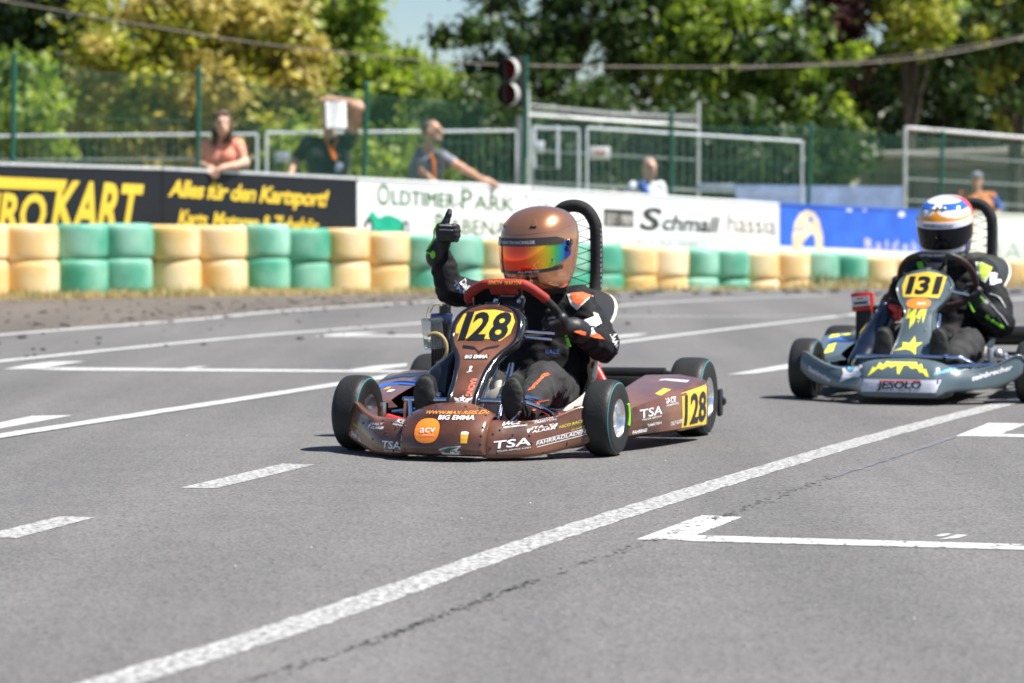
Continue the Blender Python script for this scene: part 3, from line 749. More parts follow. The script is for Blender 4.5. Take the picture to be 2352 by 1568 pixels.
sign_plate("small white sign with red print hung on the site fence", 1378, 351, 38.1, .27, .17, M_bwhite, pm("red_print", (.6, .08, .05), .5))
sign_plate("small grey blue sign hung on the fence left of the paper man", 648, 361, 37.6, .2, .14, pm("grey_blue_sign", (.35, .4, .5), .5), M_bpale)

# signal lamp on the fence post, overhead cables
M_blackpl = pm("black_housing", (.012, .012, .012), .45)
c = at(1172, 188, 31.2); root = tag(empty("traffic_light", tuple(c)), "black two lamp signal with dark red lenses on the green post", "traffic light")
mb = MB(); mb.box((.03, .05, 0), (.24, .16, .56), None, .03); mb.build("housing", M_blackpl, root)
mb = MB(); pz = at(1207, 300, 31.3) - c; mb.tube([(pz.x, .14, pz.z - .3), (pz.x, .14, .30)], .028, 10); mb.box((pz.x * .7, .13, .1), (.12, .03, .04)); mb.build("bracket", M_green_post, root)
M_lensr = pm("dark_red_lens", (.09, .002, .002), .5, spec=.1); M_lenso = pm("brown_amber_lens", (.05, .006, .003), .5, spec=.1); M_hood = pm("pale_weathered_hood", (.42, .42, .40), .6)
hd = Vector((-.56, -.82, -.05)).normalized()
for dz, ml in ((.135, M_lensr), (-.135, M_lenso)):
    m_ = MB(); m_.lathe([(.0, .022), (.05, .018), (.09, .008), (.112, 0)], (0, -.045, dz), tuple(hd), 24); lens = m_.build("lens", ml, root)
    h_ = MB(); o_ = Vector((0, -.045, dz))
    h_.lathe([(.126, -.01), (.128, .03), (.128, .075)], o_, tuple(hd), 32, mi=0); h_.lathe([(.1282, .075), (.119, .075), (.117, .0)], o_, tuple(hd), 32, mi=1); h_.build("hood", [M_hood, M_blackpl], root)
M_cable = pm("grey_cable", (.20, .17, .15), .7)
def cable(label, pts, r):
    P = [at(x, y, d) for x, y, d in pts]; O = P[0]; mb = MB(); mb.tube(crom([tuple(p - O) for p in P], 10), r, 8)
    o = tag(mb.build("overhead_cable", M_cable), label, "cable"); o.location = O; return o
cable("thick grey overhead cable sagging across the whole view", [(-60, -16, 32.5), (0, 0, 32.6), (190, 33, 32.8), (415, 72, 33), (600, 100, 33.2), (830, 125, 33.4), (1000, 140, 33.6), (1200, 150, 34), (1450, 153, 35), (1700, 153, 36), (1900, 149, 37), (2050, 139, 38), (2200, 119, 39), (2352, 86, 40), (2460, 58, 40.5)], .0088)
cable("thinner dark cable just above the thick one at right", [(1690, 160, 40), (1850, 147, 40), (2000, 135, 40), (2130, 118, 40), (2230, 103, 40.5), (2460, 62, 41)], .006)

# low building at the right, behind the steel fence
c0 = at(2070, 300, 50); root = tag(empty("low_building", (c0.x, 50, -.6)), "low grey building with pale flat roof edge at the right", "building")
mb = MB(); mb.box((4.2, 3, 1.1), (8.4, 6, 2.5)); mb.build("wall", pm("grey_wall", (.16, .17, .18), .8, var=.15, scale=2), root)
mb = MB(); R_ = Matrix.Rotation(math.radians(-1.6), 3, 'Y')
mb.box((4.0, 2.7, 2.62), (9.4, 7.6, .12), R_, .02); mb.build("roof", pm("pale_roof_sheet", (.50, .47, .44), .6, var=.08, scale=3), root)
mb = MB(); mb.box((4.0, -1.0, 2.45), (9.2, .08, .16), R_, .01); mb.build("fascia", pm("brown_fascia", (.20, .16, .13), .7), root)
for k, wx in enumerate((.9, 2.2, 3.4)):
    mb = MB(); mb.box((wx, -.02, 1.15), (.62, .06, .75), None, .01); f = mb.build("window", pm("dark_window_frame", (.06, .06, .07), .5), root)
    m2 = MB(); m2.box((wx, -.055, 1.15), (.5, .02, .62)); m2.build("pane", pm("window_glass", (.03, .05, .08), .08, coat=.6), f)
mb = MB(); mb.box((1.6, -.5, .9), (.75, .5, 1.6), None, .03); mb.build("cabinet", pm("pale_green_cabinet", (.33, .42, .40), .6), root)

# ================================================================== TREES AND HEDGES
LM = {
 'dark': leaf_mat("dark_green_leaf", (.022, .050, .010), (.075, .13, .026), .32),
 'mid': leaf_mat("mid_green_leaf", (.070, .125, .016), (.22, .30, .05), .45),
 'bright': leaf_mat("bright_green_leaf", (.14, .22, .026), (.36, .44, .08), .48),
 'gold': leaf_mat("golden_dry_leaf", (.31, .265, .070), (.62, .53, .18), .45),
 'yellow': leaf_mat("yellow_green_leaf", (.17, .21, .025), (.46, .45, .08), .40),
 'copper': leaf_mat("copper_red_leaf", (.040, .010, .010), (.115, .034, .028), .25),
 'shade': leaf_mat("shaded_green_leaf", (.014, .034, .008), (.050, .090, .020), .28)}  # last entry: darker green leaf with shade put into its colour
M_bark = pm("dark_bark", (.055, .042, .032), .95, var=.25, scale=12, bump=.5, bscale=25)
def leaves_mesh(name, clumps, n, size, mat, r):
    """clumps: (x, y, z, radius); n leaf faces spread over them by volume"""
    C = np.array([c[:3] for c in clumps]); Rr = np.array([c[3] for c in clumps]); w = Rr ** 2; w = w / w.sum()
    k = r.choice(len(C), n, p=w); d = r.normal(size=(n, 3)); d /= np.linalg.norm(d, axis=1)[:, None]
    rad = Rr[k] * np.abs(r.normal(0, .62, n))
    P = C[k] + d * rad[:, None] * np.array([1, 1, .78])
    nr = d * .45 + r.normal(size=(n, 3)) * .7 + np.array([0, 0, .35]); nr /= np.linalg.norm(nr, axis=1)[:, None]
    t = np.cross(nr, r.normal(size=(n, 3))); t /= np.linalg.norm(t, axis=1)[:, None]; b = np.cross(nr, t)
    s = size * r.uniform(.6, 1.35, n)[:, None]
    V = np.stack([P - t * s, P + b * s * .55 + nr * s * .12, P + t * s, P - b * s * .55 + nr * s * .12], 1).reshape(-1, 3)
    me = bpy.data.meshes.new(name); me.vertices.add(4 * n); me.vertices.foreach_set("co", V.ravel())
    me.loops.add(4 * n); me.loops.foreach_set("vertex_index", np.arange(4 * n, dtype=np.int32))
    me.polygons.add(n); me.polygons.foreach_set("loop_start", np.arange(0, 4 * n, 4, dtype=np.int32)); me.polygons.foreach_set("loop_total", np.full(n, 4, np.int32))
    me.materials.append(mat); me.update(calc_edges=True); me.validate(); return me
def tree(name, label, cx, cy, depth, rx, rz, kinds, n, seed, cat="tree", group=None, trunk_px=None, clump=(.38, .75), nclump=46, size=.085, hang=0.0, trunk_r=.16):
    r = np.random.default_rng(seed); c = at(cx, cy, depth); zg = -.4
    root = tag(empty(name, (c.x, c.y, zg)), label, cat, group)
    cl = []
    while len(cl) < nclump:
        d = r.normal(size=3); d /= np.linalg.norm(d); q = r.uniform(.0, 1) ** .45
        p = d * q * np.array([rx, rx * .8, rz]); rad = r.uniform(*clump)
        if hang and r.random() < .5: p[2] -= r.uniform(0, hang)
        z = c.z - zg + p[2]
        if z < .5: continue
        cl.append((p[0], p[1], z, rad))
    kinds = kinds if isinstance(kinds, (list, tuple)) else [kinds]
    tx = (at(trunk_px, cy, depth).x - c.x) if trunk_px else r.uniform(-.1, .1) * rx
    mb = MB(); top = c.z - zg + rz * .55
    tr = crom([(tx, 0, 0), (tx + .04, .02, top * .3), (tx * .7, 0, top * .6), (tx * .3, .05, top)], 5)
    mb.tube(tr, list(np.linspace(trunk_r, trunk_r * .3, len(tr))), 9)
    for k in range(9):
        q = cl[int(r.integers(len(cl)))]; f = r.uniform(.3, .85); b = tr[int(f * (len(tr) - 1))]
        mid = [(b[0] + q[0]) / 2, (b[1] + q[1]) / 2, (b[2] + q[2]) / 2 + .15]
        mb.tube(crom([b, mid, q[:3]], 4), list(np.linspace(trunk_r * .45, .02, 9)), 6)
    mb.build("trunk", M_bark, root)
    for j, kd in enumerate(kinds):
        sub = [q for i, q in enumerate(cl) if i % len(kinds) == j]
        mesh_obj("crown", leaves_mesh("crown", sub, n // len(kinds), size, LM[kd], r), root)
    return root
TG = "trees behind the fence"
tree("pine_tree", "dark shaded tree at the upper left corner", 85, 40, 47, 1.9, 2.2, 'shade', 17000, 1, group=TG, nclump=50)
tree("shrub", "light green shrub low behind the fence at left edge", -20, 285, 43, 1.15, 1.0, ['bright', 'mid'], 7000, 2, cat="shrub", nclump=24, clump=(.25, .5))
tree("golden_tree", "large tree with dry golden brown foliage left of centre", 400, 130, 44.5, 1.75, 2.3, ['gold', 'gold', 'yellow'], 27000, 3, group=TG, nclump=80, clump=(.25, .5), hang=1.2, trunk_px=395, trunk_r=.13)
tree("golden_tree", "smaller golden dry tree arching beside the woman in coral", 600, 150, 45.5, 1.0, 1.9, ['gold', 'yellow'], 14500, 4, group=TG, nclump=48, clump=(.22, .42), hang=1.5, trunk_px=660, trunk_r=.08)
tree("leafy_tree", "bright green tree left of the small gap of blue sky", 770, 110, 51, 1.0, 1.8, ['bright', 'mid'], 15000, 5, group=TG, nclump=48, clump=(.25, .5))
tree("leafy_tree", "low bright green tree directly under the gap of sky", 905, 265, 50, 1.2, 1.15, ['bright', 'bright', 'mid'], 15000, 6, group=TG, nclump=42, clump=(.25, .5))
tree("shrub", "sunlit green shrub behind the man holding paper", 800, 385, 44, 1.5, .75, ['bright', 'mid'], 9000, 7, cat="shrub", nclump=34, clump=(.22, .42))
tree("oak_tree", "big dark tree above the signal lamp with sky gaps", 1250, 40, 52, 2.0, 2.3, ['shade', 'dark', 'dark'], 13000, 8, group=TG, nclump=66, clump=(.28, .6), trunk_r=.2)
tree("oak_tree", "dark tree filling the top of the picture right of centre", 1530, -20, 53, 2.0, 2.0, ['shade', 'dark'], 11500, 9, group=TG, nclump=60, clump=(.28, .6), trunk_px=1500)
tree("linden_tree", "green tree with a slim grey trunk right of centre", 1690, 100, 50.5, 1.7, 1.75, ['dark', 'mid', 'bright'], 15500, 10, group=TG, nclump=64, clump=(.25, .55), trunk_px=1648, trunk_r=.13)
tree("leafy_tree", "green tree with sunlit boughs left of the copper tree", 1850, 190, 49, 1.1, 1.3, ['mid', 'bright', 'dark'], 11000, 11, group=TG, nclump=44, clump=(.25, .45))
tree("copper_beech", "dark red leaved tree between green trees", 1930, 25, 49.6, .50, 1.35, 'copper', 7000, 12, group=TG, nclump=42, clump=(.25, .5))
tree("leafy_tree", "yellow green tree right of the dark red tree", 2085, 5, 49.5, .80, 1.05, ['yellow', 'bright'], 9000, 13, group=TG, nclump=30, clump=(.25, .45))
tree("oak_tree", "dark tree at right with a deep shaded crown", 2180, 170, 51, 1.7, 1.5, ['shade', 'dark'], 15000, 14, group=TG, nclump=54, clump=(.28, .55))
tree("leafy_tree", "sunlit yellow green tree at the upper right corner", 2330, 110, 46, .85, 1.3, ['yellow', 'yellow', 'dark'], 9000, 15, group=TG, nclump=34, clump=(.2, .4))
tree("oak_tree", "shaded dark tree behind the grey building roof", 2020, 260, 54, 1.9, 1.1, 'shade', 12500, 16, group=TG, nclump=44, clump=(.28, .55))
for k, (x, y, w) in enumerate(((1120, 330, 1.5), (1330, 325, 1.6), (1560, 335, 1.6), (1790, 355, 1.5))):
    tree("hedge_bush", ["dark bush behind the leaning man in grey", "dark bush behind the narrow gate leaf", "dark bush behind the wide fence bay", "dark bush behind the blue grey fabric screen"][k], x, y, 47, w, 1.0, ['dark', 'shade'], 11000, 20 + k, cat="bush", group="bushes behind the site fence", nclump=36, clump=(.25, .5))
for k, (x, y, w) in enumerate(((120, 345, 1.3), (330, 350, 1.5), (560, 360, 1.3))):
    tree("hedge_bush", ["dark green bush low at far left behind the wire mesh", "olive bush under the golden tree", "olive bush left of the paper man"][k], x, y, 46.5, w, .95, [['dark', 'mid'], ['gold', 'mid'], ['gold', 'mid', 'gold']][k], 9000, 30 + k, cat="bush", group="bushes behind the site fence", nclump=32, clump=(.25, .5))
r_ = np.random.default_rng(77); cl = []
for px in np.arange(-1000, 3300, 27):
    top = np.interp(px, [-1000, 650, 760, 850, 1060, 1130, 2550], [20, 40, 150, 210, 210, 60, -60])
    for y in np.arange(top, 430, 34):
        if top < 200 and px > 950 and y < 250 and r_.random() < .88: continue
        p = at(px + r_.uniform(-10, 10), y + r_.uniform(-10, 10), 72 + r_.uniform(-3, 3)); cl.append((p.x, p.y, p.z, r_.uniform(.4, .75)))
tag(mesh_obj("distant_woodland", leaves_mesh("distant_woodland", cl, 92000, .13, LM['dark'], r_)), kind='stuff')

# ================================================================== SPECTATORS
M_skin = pm("skin", (.60, .36, .26), .55, var=.06, scale=12); M_skin_tan = pm("tanned_skin", (.56, .32, .22), .55, var=.06, scale=12)
M_hair_b = pm("brown_hair", (.075, .045, .028), .6, var=.25, scale=40); M_hair_g = pm("grey_dark_hair", (.07, .062, .055), .6, var=.3, scale=40)
M_coral = pm("coral_cotton", (.92, .33, .22), .85, var=.05, scale=10); M_black_t = pm("black_cotton", (.022, .026, .028), .9, var=.1, scale=10); M_grey_t = pm("grey_melange_cotton", (.20, .21, .25), .9, var=.1, scale=14)
M_jeans = pm("blue_denim", (.05, .08, .15), .9, var=.1, scale=20); M_white_t = pm("white_blue_shirt", (.70, .72, .80), .85, var=.05); M_blue_t = pm("blue_cloth", (.05, .12, .45), .85); M_orange_t = pm("orange_cloth", (.50, .19, .07), .85)
M_lanyard = pm("orange_lanyard", (.80, .20, .02), .7); M_paper = pm("white_paper", (.86, .86, .87), .8, var=.01); M_eye = pm("dark_eye", (.02, .015, .012), .3)
def c_(a, b, r1, r2, m): return ('c', a, b, r1, r2, m)
def e_(c, r, m, R=None): return ('e', c, r, m) if R is None else ('e', c, r, m, R)
def rotz(a): c, s = math.cos(a), math.sin(a); return np.array([[c, -s, 0], [s, c, 0], [0, 0, 1]])
def head_prims(h, yaw, skin, s=1.0):
    """h: head centre; faces local -Y (towards the track) turned by yaw about Z"""
    R = rotz(yaw); P = lambda v: tuple(np.array(h) + R @ np.array(v) * s)
    return [('e', P((0, 0, .015)), (.075 * s, .093 * s, .112 * s), skin, R), ('e', P((0, -.045, -.07)), (.05 * s, .05 * s, .055 * s), skin, R), c_(P((0, -.09, .01)), P((0, -.112, -.025)), .012 * s, .016 * s, skin),
            ('e', P((.076, .01, -.01)), (.012 * s, .025 * s, .034 * s), skin, R), ('e', P((-.076, .01, -.01)), (.012 * s, .025 * s, .034 * s), skin, R), c_(P((-.03, -.088, .035)), P((.03, -.088, .035)), .014 * s, .014 * s, skin), c_(P((-.018, -.092, -.06)), P((.018, -.092, -.06)), .010 * s, .010 * s, skin)]
def face_bits(h, yaw, parent, s=1.0):
    R = rotz(yaw); mb = MB()
    for x in (-.031, .031):
        c = np.array(h) + R @ np.array([x, -.086, .012]) * s; mb.sphere(tuple(c), .011 * s, 8)
    mb.build("eyes", M_eye, parent)
    mb = MB(); q = [tuple(np.array(h) + R @ np.array([x, y, -.062]) * s) for x, y in ((-.026, -.094), (0, -.104), (.026, -.094))]; mb.tube(q, .005 * s, 6)
    mb.build("mouth", pm("lips", (.35, .12, .09), .5), parent)
def hand_prims(w, d, side, m, s=1.0, curl=.5, spread=(0, 0, 1)):
    """wrist w, pointing direction d; fingers fan across 'side', curling towards -z"""
    w = np.array(w, float); d = np.array(d, float); d /= np.linalg.norm(d); sd = np.array(side, float); sd -= d * (sd @ d); sd /= np.linalg.norm(sd); dn = np.cross(d, sd)
    if dn[2] > 0: dn = -dn
    pal = w + d * .05 * s; out = [c_(tuple(w), tuple(w + d * .04 * s), .026 * s, .03 * s, m), ('e', tuple(pal), (.045 * s,) * 3, m)]
    out[-1] = c_(tuple(pal - sd * .02 * s), tuple(pal + sd * .02 * s), .023 * s, .023 * s, m)
    for k, ln in zip((-1.5, -.5, .5, 1.5), (.066, .078, .072, .056)):
        a = w + d * .085 * s + sd * k * .02 * s; b = a + (d * (1 - curl * .5) + dn * curl * .6) * ln * .55 * s; e = b + (d * (1 - curl) + dn * curl) * ln * .55 * s
        out += [c_(tuple(a), tuple(b), .0095 * s, .009 * s, m), c_(tuple(b), tuple(e), .009 * s, .0075 * s, m)]
    a = w + d * .03 * s - sd * .03 * s; b = a + (d * .6 - sd * .7) * .04 * s; e = b + (d * .9 - sd * .2) * .032 * s
    return out + [c_(tuple(a), tuple(b), .012 * s, .011 * s, m), c_(tuple(b), tuple(e), .011 * s, .009 * s, m)]
def W(px, py, d, o): v = at(px, py, d) - o; return (v.x, v.y, v.z)
def torso(sh_l, sh_r, hip, rs, rb, m, mp):
    a = np.array(sh_l); b = np.array(sh_r); mid = (a + b) / 2; hp = np.array(hip); ch = mid * .72 + hp * .28; wst = mid * .3 + hp * .7
    off = (b - a) / np.linalg.norm(b - a)
    return [c_(tuple(a), tuple(b), rs, rs, m), c_(tuple(ch - off * .075), tuple(wst - off * .06), rb * 1.06, rb * .95, m), c_(tuple(ch + off * .075), tuple(wst + off * .06), rb * 1.06, rb * .95, m), c_(tuple(hp - off * .07), tuple(hp + off * .07), rb * 1.08, rb * 1.08, mp),
            c_(tuple(hp - off * .09), tuple(hp - off * .1 + np.array([0, 0, -.42])), .085, .062, mp), c_(tuple(hp + off * .09), tuple(hp + off * .1 + np.array([0, 0, -.42])), .085, .062, mp),
            c_(tuple(hp - off * .1 + np.array([0, 0, -.42])), tuple(hp - off * .1 + np.array([0, 0, -.82])), .06, .045, mp), c_(tuple(hp + off * .1 + np.array([0, 0, -.42])), tuple(hp + off * .1 + np.array([0, 0, -.82])), .06, .045, mp)]

# woman in coral, forearms on the board edge
d0 = 28.75; O = Vector((at(505, 380, d0).x, d0, .22)); hd_ = W(510, 284, d0 - .08, O)
p_sl = W(468, 334, d0, O); p_sr = W(546, 334, d0, O); hip = W(506, 420, d0 + .1, O)
pr = head_prims(hd_, .18, 0) + [c_(hd_, W(508, 326, d0, O), .05, .055, 0)] + torso(p_sl, p_sr, hip, .062, .125, 1, 2)
el_l = W(446, 372, d0 - .05, O); wr_l = W(484, 386, d0 - .28, O); el_r = W(563, 374, d0 - .05, O); wr_r = W(520, 383, d0 - .30, O)
pr += [c_(p_sl, tuple(np.array(p_sl) * .6 + np.array(el_l) * .4), .066, .056, 1), c_(tuple(np.array(p_sl) * .6 + np.array(el_l) * .4), el_l, .048, .042, 0), c_(el_l, wr_l, .042, .028, 0), c_(p_sr, tuple(np.array(p_sr) * .6 + np.array(el_r) * .4), .066, .056, 1), c_(tuple(np.array(p_sr) * .6 + np.array(el_r) * .4), el_r, .048, .042, 0), c_(el_r, wr_r, .042, .028, 0)]
pr += hand_prims(wr_l, (.35, -.5, -.35), (1, .3, 0), 0, 1, .7) + hand_prims(wr_r, (-.7, -.25, -.25), (-.3, -1, 0), 0, 1, .5)
woman, _ = sdf_mesh("person", pr, [M_skin, M_coral, M_jeans], .011, .03, .012, 14)
woman.location = O; tag(woman, "woman in a coral blouse leaning on the black board, long brown hair", "person", "spectators behind the boards")
face_bits(hd_, .18, woman)
h = np.array(hd_)
sdf_mesh("hair", [('e', tuple(h + [0, .035, .04]), (.092, .098, .112), 0), c_(tuple(h + [-.075, .02, .02]), tuple(h + [-.085, .0, -.20]), .035, .028, 0), c_(tuple(h + [.075, .02, .02]), tuple(h + [.085, .0, -.18]), .035, .026, 0), c_(tuple(h + [0, .07, 0]), tuple(h + [0, .08, -.2]), .07, .06, 0), c_(tuple(h + [-.05, -.065, .09]), tuple(h + [.05, -.06, .095]), .02, .02, 0)], [M_hair_b], .010, .02, .012, 40, woman)

# man in black with a sheet of paper held before his face
d0 = 30.0; O = Vector((at(758, 390, d0).x, d0, .18)); hd_ = W(757, 266, d0, O); p_sl = W(706, 331, d0, O); p_sr = W(800, 326, d0, O); hip = W(755, 440, d0 + .05, O)
el_l = W(676, 374, d0 + .02, O); wr_l = W(664, 412, d0 - .16, O); el_r = W(823, 246, d0 - .16, O); wr_r = W(762, 230, d0 - .10, O)
pr = head_prims(hd_, 0, 0, 1.06) + [c_(hd_, W(756, 318, d0, O), .06, .062, 0)] + torso(p_sl, p_sr, hip, .072, .155, 1, 2)
m1 = tuple(np.array(p_sl) * .4 + np.array(el_l) * .6); m2 = tuple(np.array(p_sr) * .62 + np.array(el_r) * .38)
pr += [c_(p_sl, m1, .078, .066, 1), c_(m1, el_l, .052, .046, 0), c_(el_l, wr_l, .046, .032, 0), c_(p_sr, m2, .078, .07, 1), c_(m2, el_r, .072, .066, 0), c_(el_r, wr_r, .066, .050, 0)] + hand_prims(wr_r, (-1, -.05, .0), (0, -1, .2), 0, 1.05, .55) + hand_prims(wr_l, (-.1, -.6, -.4), (1, 0, 0), 0, 1.05, .5)
man, _ = sdf_mesh("person", pr, [M_skin_tan, M_black_t, M_jeans], .011, .03, .014, 13)
man.location = O; tag(man, "man in a black shirt, arm over his head, face behind white paper", "person", "spectators behind the boards")
h = np.array(hd_); sdf_mesh("hair", [('e', tuple(h + [0, .03, .045]), (.092, .098, .098), 0), ('e', tuple(h + [0, -.055, -.095]), (.055, .05, .045), 0)], [M_hair_b], .010, .02, .008, 40, man); face_bits(hd_, 0, man, 1.06)
mb = MB(); a = W(757, 330, d0 - .15, O); b = W(765, 372, d0 - .17, O)
mb.tube(crom([W(748, 318, d0 - .05, O), W(757, 338, d0 - .15, O), W(768, 366, d0 - .175, O)], 5), .016, 6); mb.tube(crom([W(775, 318, d0 - .05, O), W(766, 340, d0 - .15, O), W(770, 366, d0 - .175, O)], 5), .014, 6); mb.build("lanyard", M_lanyard, man)
mb = MB(); q = W(778, 384, d0 - .18, O); mb.box(q, (.07, .008, .10), Matrix.Rotation(.3, 3, 'Y'), .002); mb.build("pass_card", pm("pale_blue_card", (.45, .5, .62), .4), man)
c = at(772, 262, d0 - .34); mb = MB(); nx = 8; secs = [[(-.108 + .216 * k / nx, .006 * math.sin(k * .8), -.145 + .28 * j / 6) for j in range(7)] for k in range(nx + 1)]
mb.loft(secs); mb.loft([[(x, y + .0012, z) for x, y, z in s] for s in secs], flip=True)
o = tag(mb.build("paper_sheet", M_paper), "white sheet of paper hiding the face of the man in black", "paper"); o.location = c; o.rotation_euler = (math.radians(-10), 0, math.radians(14))

# man in grey, leaning on his arm, seen from the side
d0 = 30.85; O = Vector((at(985, 400, d0).x, d0, .12)); hd_ = W(993, 304, d0, O); p_n = W(968, 352, d0 + .12, O); p_f = W(1014, 358, d0 - .12, O); hip = W(955, 452, d0 + .15, O)
el_n = W(972, 394, d0 - .10, O); wr_n = W(992, 416, d0 - .26, O); el_f = W(1062, 386, d0 - .20, O); wr_f = W(1112, 413, d0 + .10, O)
pr = head_prims(hd_, 1.12, 0, 1.05) + [c_(hd_, W(984, 345, d0, O), .055, .06, 0)] + torso(p_n, p_f, hip, .068, .135, 1, 2)
m1 = tuple(np.array(p_n) * .5 + np.array(el_n) * .5); m2 = tuple(np.array(p_f) * .55 + np.array(el_f) * .45)
pr += [c_(p_n, m1, .07, .06, 1), c_(m1, el_n, .05, .046, 0), c_(el_n, wr_n, .046, .032, 0), c_(p_f, m2, .07, .06, 1), c_(m2, el_f, .048, .044, 0), c_(el_f, wr_f, .044, .03, 0)] + hand_prims(wr_f, (.9, .25, -.25), (.3, -1, 0), 0, 1.05, .4) + hand_prims(wr_n, (.4, -.6, -.3), (1, .3, 0), 0, 1.05, .5)
man3, _ = sdf_mesh("person", pr, [M_skin_tan, M_grey_t, M_jeans], .011, .03, .014, 13, seed=5)
man3.location = O; tag(man3, "man in a grey shirt leaning on the white board, looking right", "person", "spectators behind the boards")
R = rotz(1.12); h = np.array(hd_); f = lambda v: tuple(h + R @ np.array(v))
sdf_mesh("hair", [('e', f((0, .048, .040)), (.086, .080, .095), 0, R), ('e', f((0, -.05, -.085)), (.056, .052, .045), 0, R)], [M_hair_g], .010, .015, .008, 40, man3); face_bits(hd_, 1.12, man3, 1.05)
mb = MB(); mb.tube(crom([W(990, 352, d0 - .12, O), W(996, 372, d0 - .19, O), W(998, 408, d0 - .2, O)], 5), .014, 6); mb.build("lanyard", M_lanyard, man3)

# bald man in white and blue, lower behind the white board
d0 = 34.3; O = Vector((at(1490, 400, d0).x, d0, -.35)); hd_ = W(1492, 387, d0, O); p_l = W(1454, 430, d0, O); p_r = W(1516, 429, d0, O); hip = W(1487, 512, d0 + .1, O)
pr = head_prims(hd_, .5, 0, 1.06) + [c_(hd_, W(1487, 422, d0, O), .055, .058, 0)] + torso(p_l, p_r, hip, .068, .14, 1, 3)[:4] + [c_(p_l, W(1438, 452, d0, O), .065, .055, 1), c_(W(1438, 452, d0, O), W(1446, 496, d0 - .12, O), .05, .035, 0), c_(p_r, W(1526, 464, d0, O), .065, .055, 1), c_(W(1526, 464, d0, O), W(1522, 498, d0 - .12, O), .05, .035, 0), c_(W(1474, 424, d0 - .08, O), W(1486, 446, d0 - .11, O), .05, .045, 2)]
m4, _ = sdf_mesh("person", pr, [M_skin, M_white_t, M_blue_t, M_jeans], .011, .025, .012, 13, seed=9)
m4.location = O; tag(m4, "bald man in a white and blue shirt low behind white board", "person", "spectators behind the boards"); face_bits(hd_, .5, m4)

# person in orange and blue behind the grey kart's headrest
d0 = 39.2; O = Vector((at(2240, 440, d0).x, d0, -.35)); hd_ = W(2244, 414, d0, O); p_l = W(2212, 450, d0, O); p_r = W(2278, 452, d0, O); hip = W(2246, 520, d0 + .05, O)
pr = head_prims(hd_, -.4, 0, .95) + [c_(hd_, W(2244, 444, d0, O), .05, .055, 0)] + torso(p_l, p_r, hip, .066, .14, 1, 2)[:4] + [c_(p_l, W(2194, 476, d0, O), .064, .055, 1), c_(W(2194, 476, d0, O), W(2214, 500, d0 - .15, O), .045, .032, 0), c_(p_r, W(2296, 478, d0, O), .064, .055, 2), c_(W(2296, 478, d0, O), W(2286, 505, d0 - .1, O), .045, .032, 0)]
m5, _ = sdf_mesh("person", pr, [M_skin_tan, M_orange_t, M_blue_t], .012, .025, .012, 13, seed=11)
m5.location = O; tag(m5, "person in orange and blue behind the grey kart's headrest", "person", "spectators behind the boards"); face_bits(hd_, -.4, m5, .95)
mb = MB(); mb.sphere((hd_[0], hd_[1] + .01, hd_[2] + .055), (.088, .1, .07), 14); mb.box((hd_[0] - .04, hd_[1] - .11, hd_[2] + .045), (.13, .09, .012), Matrix.Rotation(-.4, 3, 'Z'), .004); mb.build("cap", M_grey_t, m5)

# ================================================================== KARTS: materials
M_tyre = pm("slick_rubber", (.014, .0138, .0135), .55, var=.18, scale=14, bump=.10, bscale=70, spec=.4)
M_tyre_dusty = pm("scuffed_tread", (.019, .0188, .0185), .52, var=.16, scale=9, bump=.15, bscale=90, spec=.35)
M_rim = pm("cast_aluminium", (.82, .82, .84), .22, .9, var=.05, scale=18); M_gold = pm("gold_anodised", (.60, .38, .12), .3, .9); M_chrome = pm("polished_chrome", (.62, .68, .80), .10, 1.0, var=.02)  # chrome base tinted blue to stand in for reflected sky
M_teal = pm("teal_tyre_band", (.02, .22, .26), .5); M_neon = pm("neon_green", (.24, .72, .03), .5, var=.03)
M_black = pm("black_plastic", (.014, .014, .015), .38, var=.1, scale=10); M_gblack = pm("gloss_black_plastic", (.010, .011, .014), .14, var=.05, coat=.6); M_foam = pm("black_foam_padding", (.012, .012, .013), .85, var=.2, scale=40, bump=.25, bscale=90)
M_brown = pm("weathered_copper_brown_vinyl", (.040, .016, .012), .26, var=.0, scale=5, col2=(.195, .080, .046), coat=.5, bump=.05, bscale=40, thr=(.36, .64), detail=9)
M_grey = pm("slate_grey_gloss", (.086, .118, .136), .26, var=.05, scale=4, coat=.5); M_navy = pm("dark_navy_plastic", (.010, .015, .035), .25, coat=.4)
M_red = pm("red_suede_grip", (.30, .020, .013), .7, var=.08, scale=30, bump=.1, bscale=120); M_redp = pm("red_painted_steel", (.58, .035, .025), .35, coat=.3); M_ivory = pm("ivory_fibreglass", (.72, .68, .55), .35, var=.04, scale=6, coat=.3); M_tank = pm("milky_plastic_tank", (.68, .65, .56), .45, var=.05)
M_leather = pm("brown_black_leather", (.035, .014, .010), .6, var=.2, scale=25); M_fin = pm("black_radiator_fins", (.016, .018, .022), .4, var=.2, scale=30); M_hose = pm("yellowed_hose", (.50, .38, .16), .35, coat=.3)
M_alu = pm("brushed_aluminium", (.6, .6, .62), .35, .85); M_net = pm("dark_green_cord", (.010, .03, .018), .7); M_dkmetal = pm("dark_steel", (.06, .06, .065), .45, .6)
P_white = pm("white_sticker", (.82, .82, .84), .4, var=.02); P_yel = pm("yellow_sticker", (.80, .54, .055), .35, var=.02, coat=.3); P_black = pm("black_sticker", (.012, .014, .018), .35); P_or = pm("orange_sticker", (.90, .24, .025), .4, var=.03, coat=.2)
P_red = pm("red_sticker", (.60, .06, .05), .45); P_salmon = pm("salmon_sticker", (.62, .16, .11), .5); P_orange_t = pm("amber_sticker", (.80, .28, .04), .45); P_lime = pm("lime_sticker", (.55, .55, .03), .45); P_star = pm("lemon_sticker", (.85, .80, .08), .4)
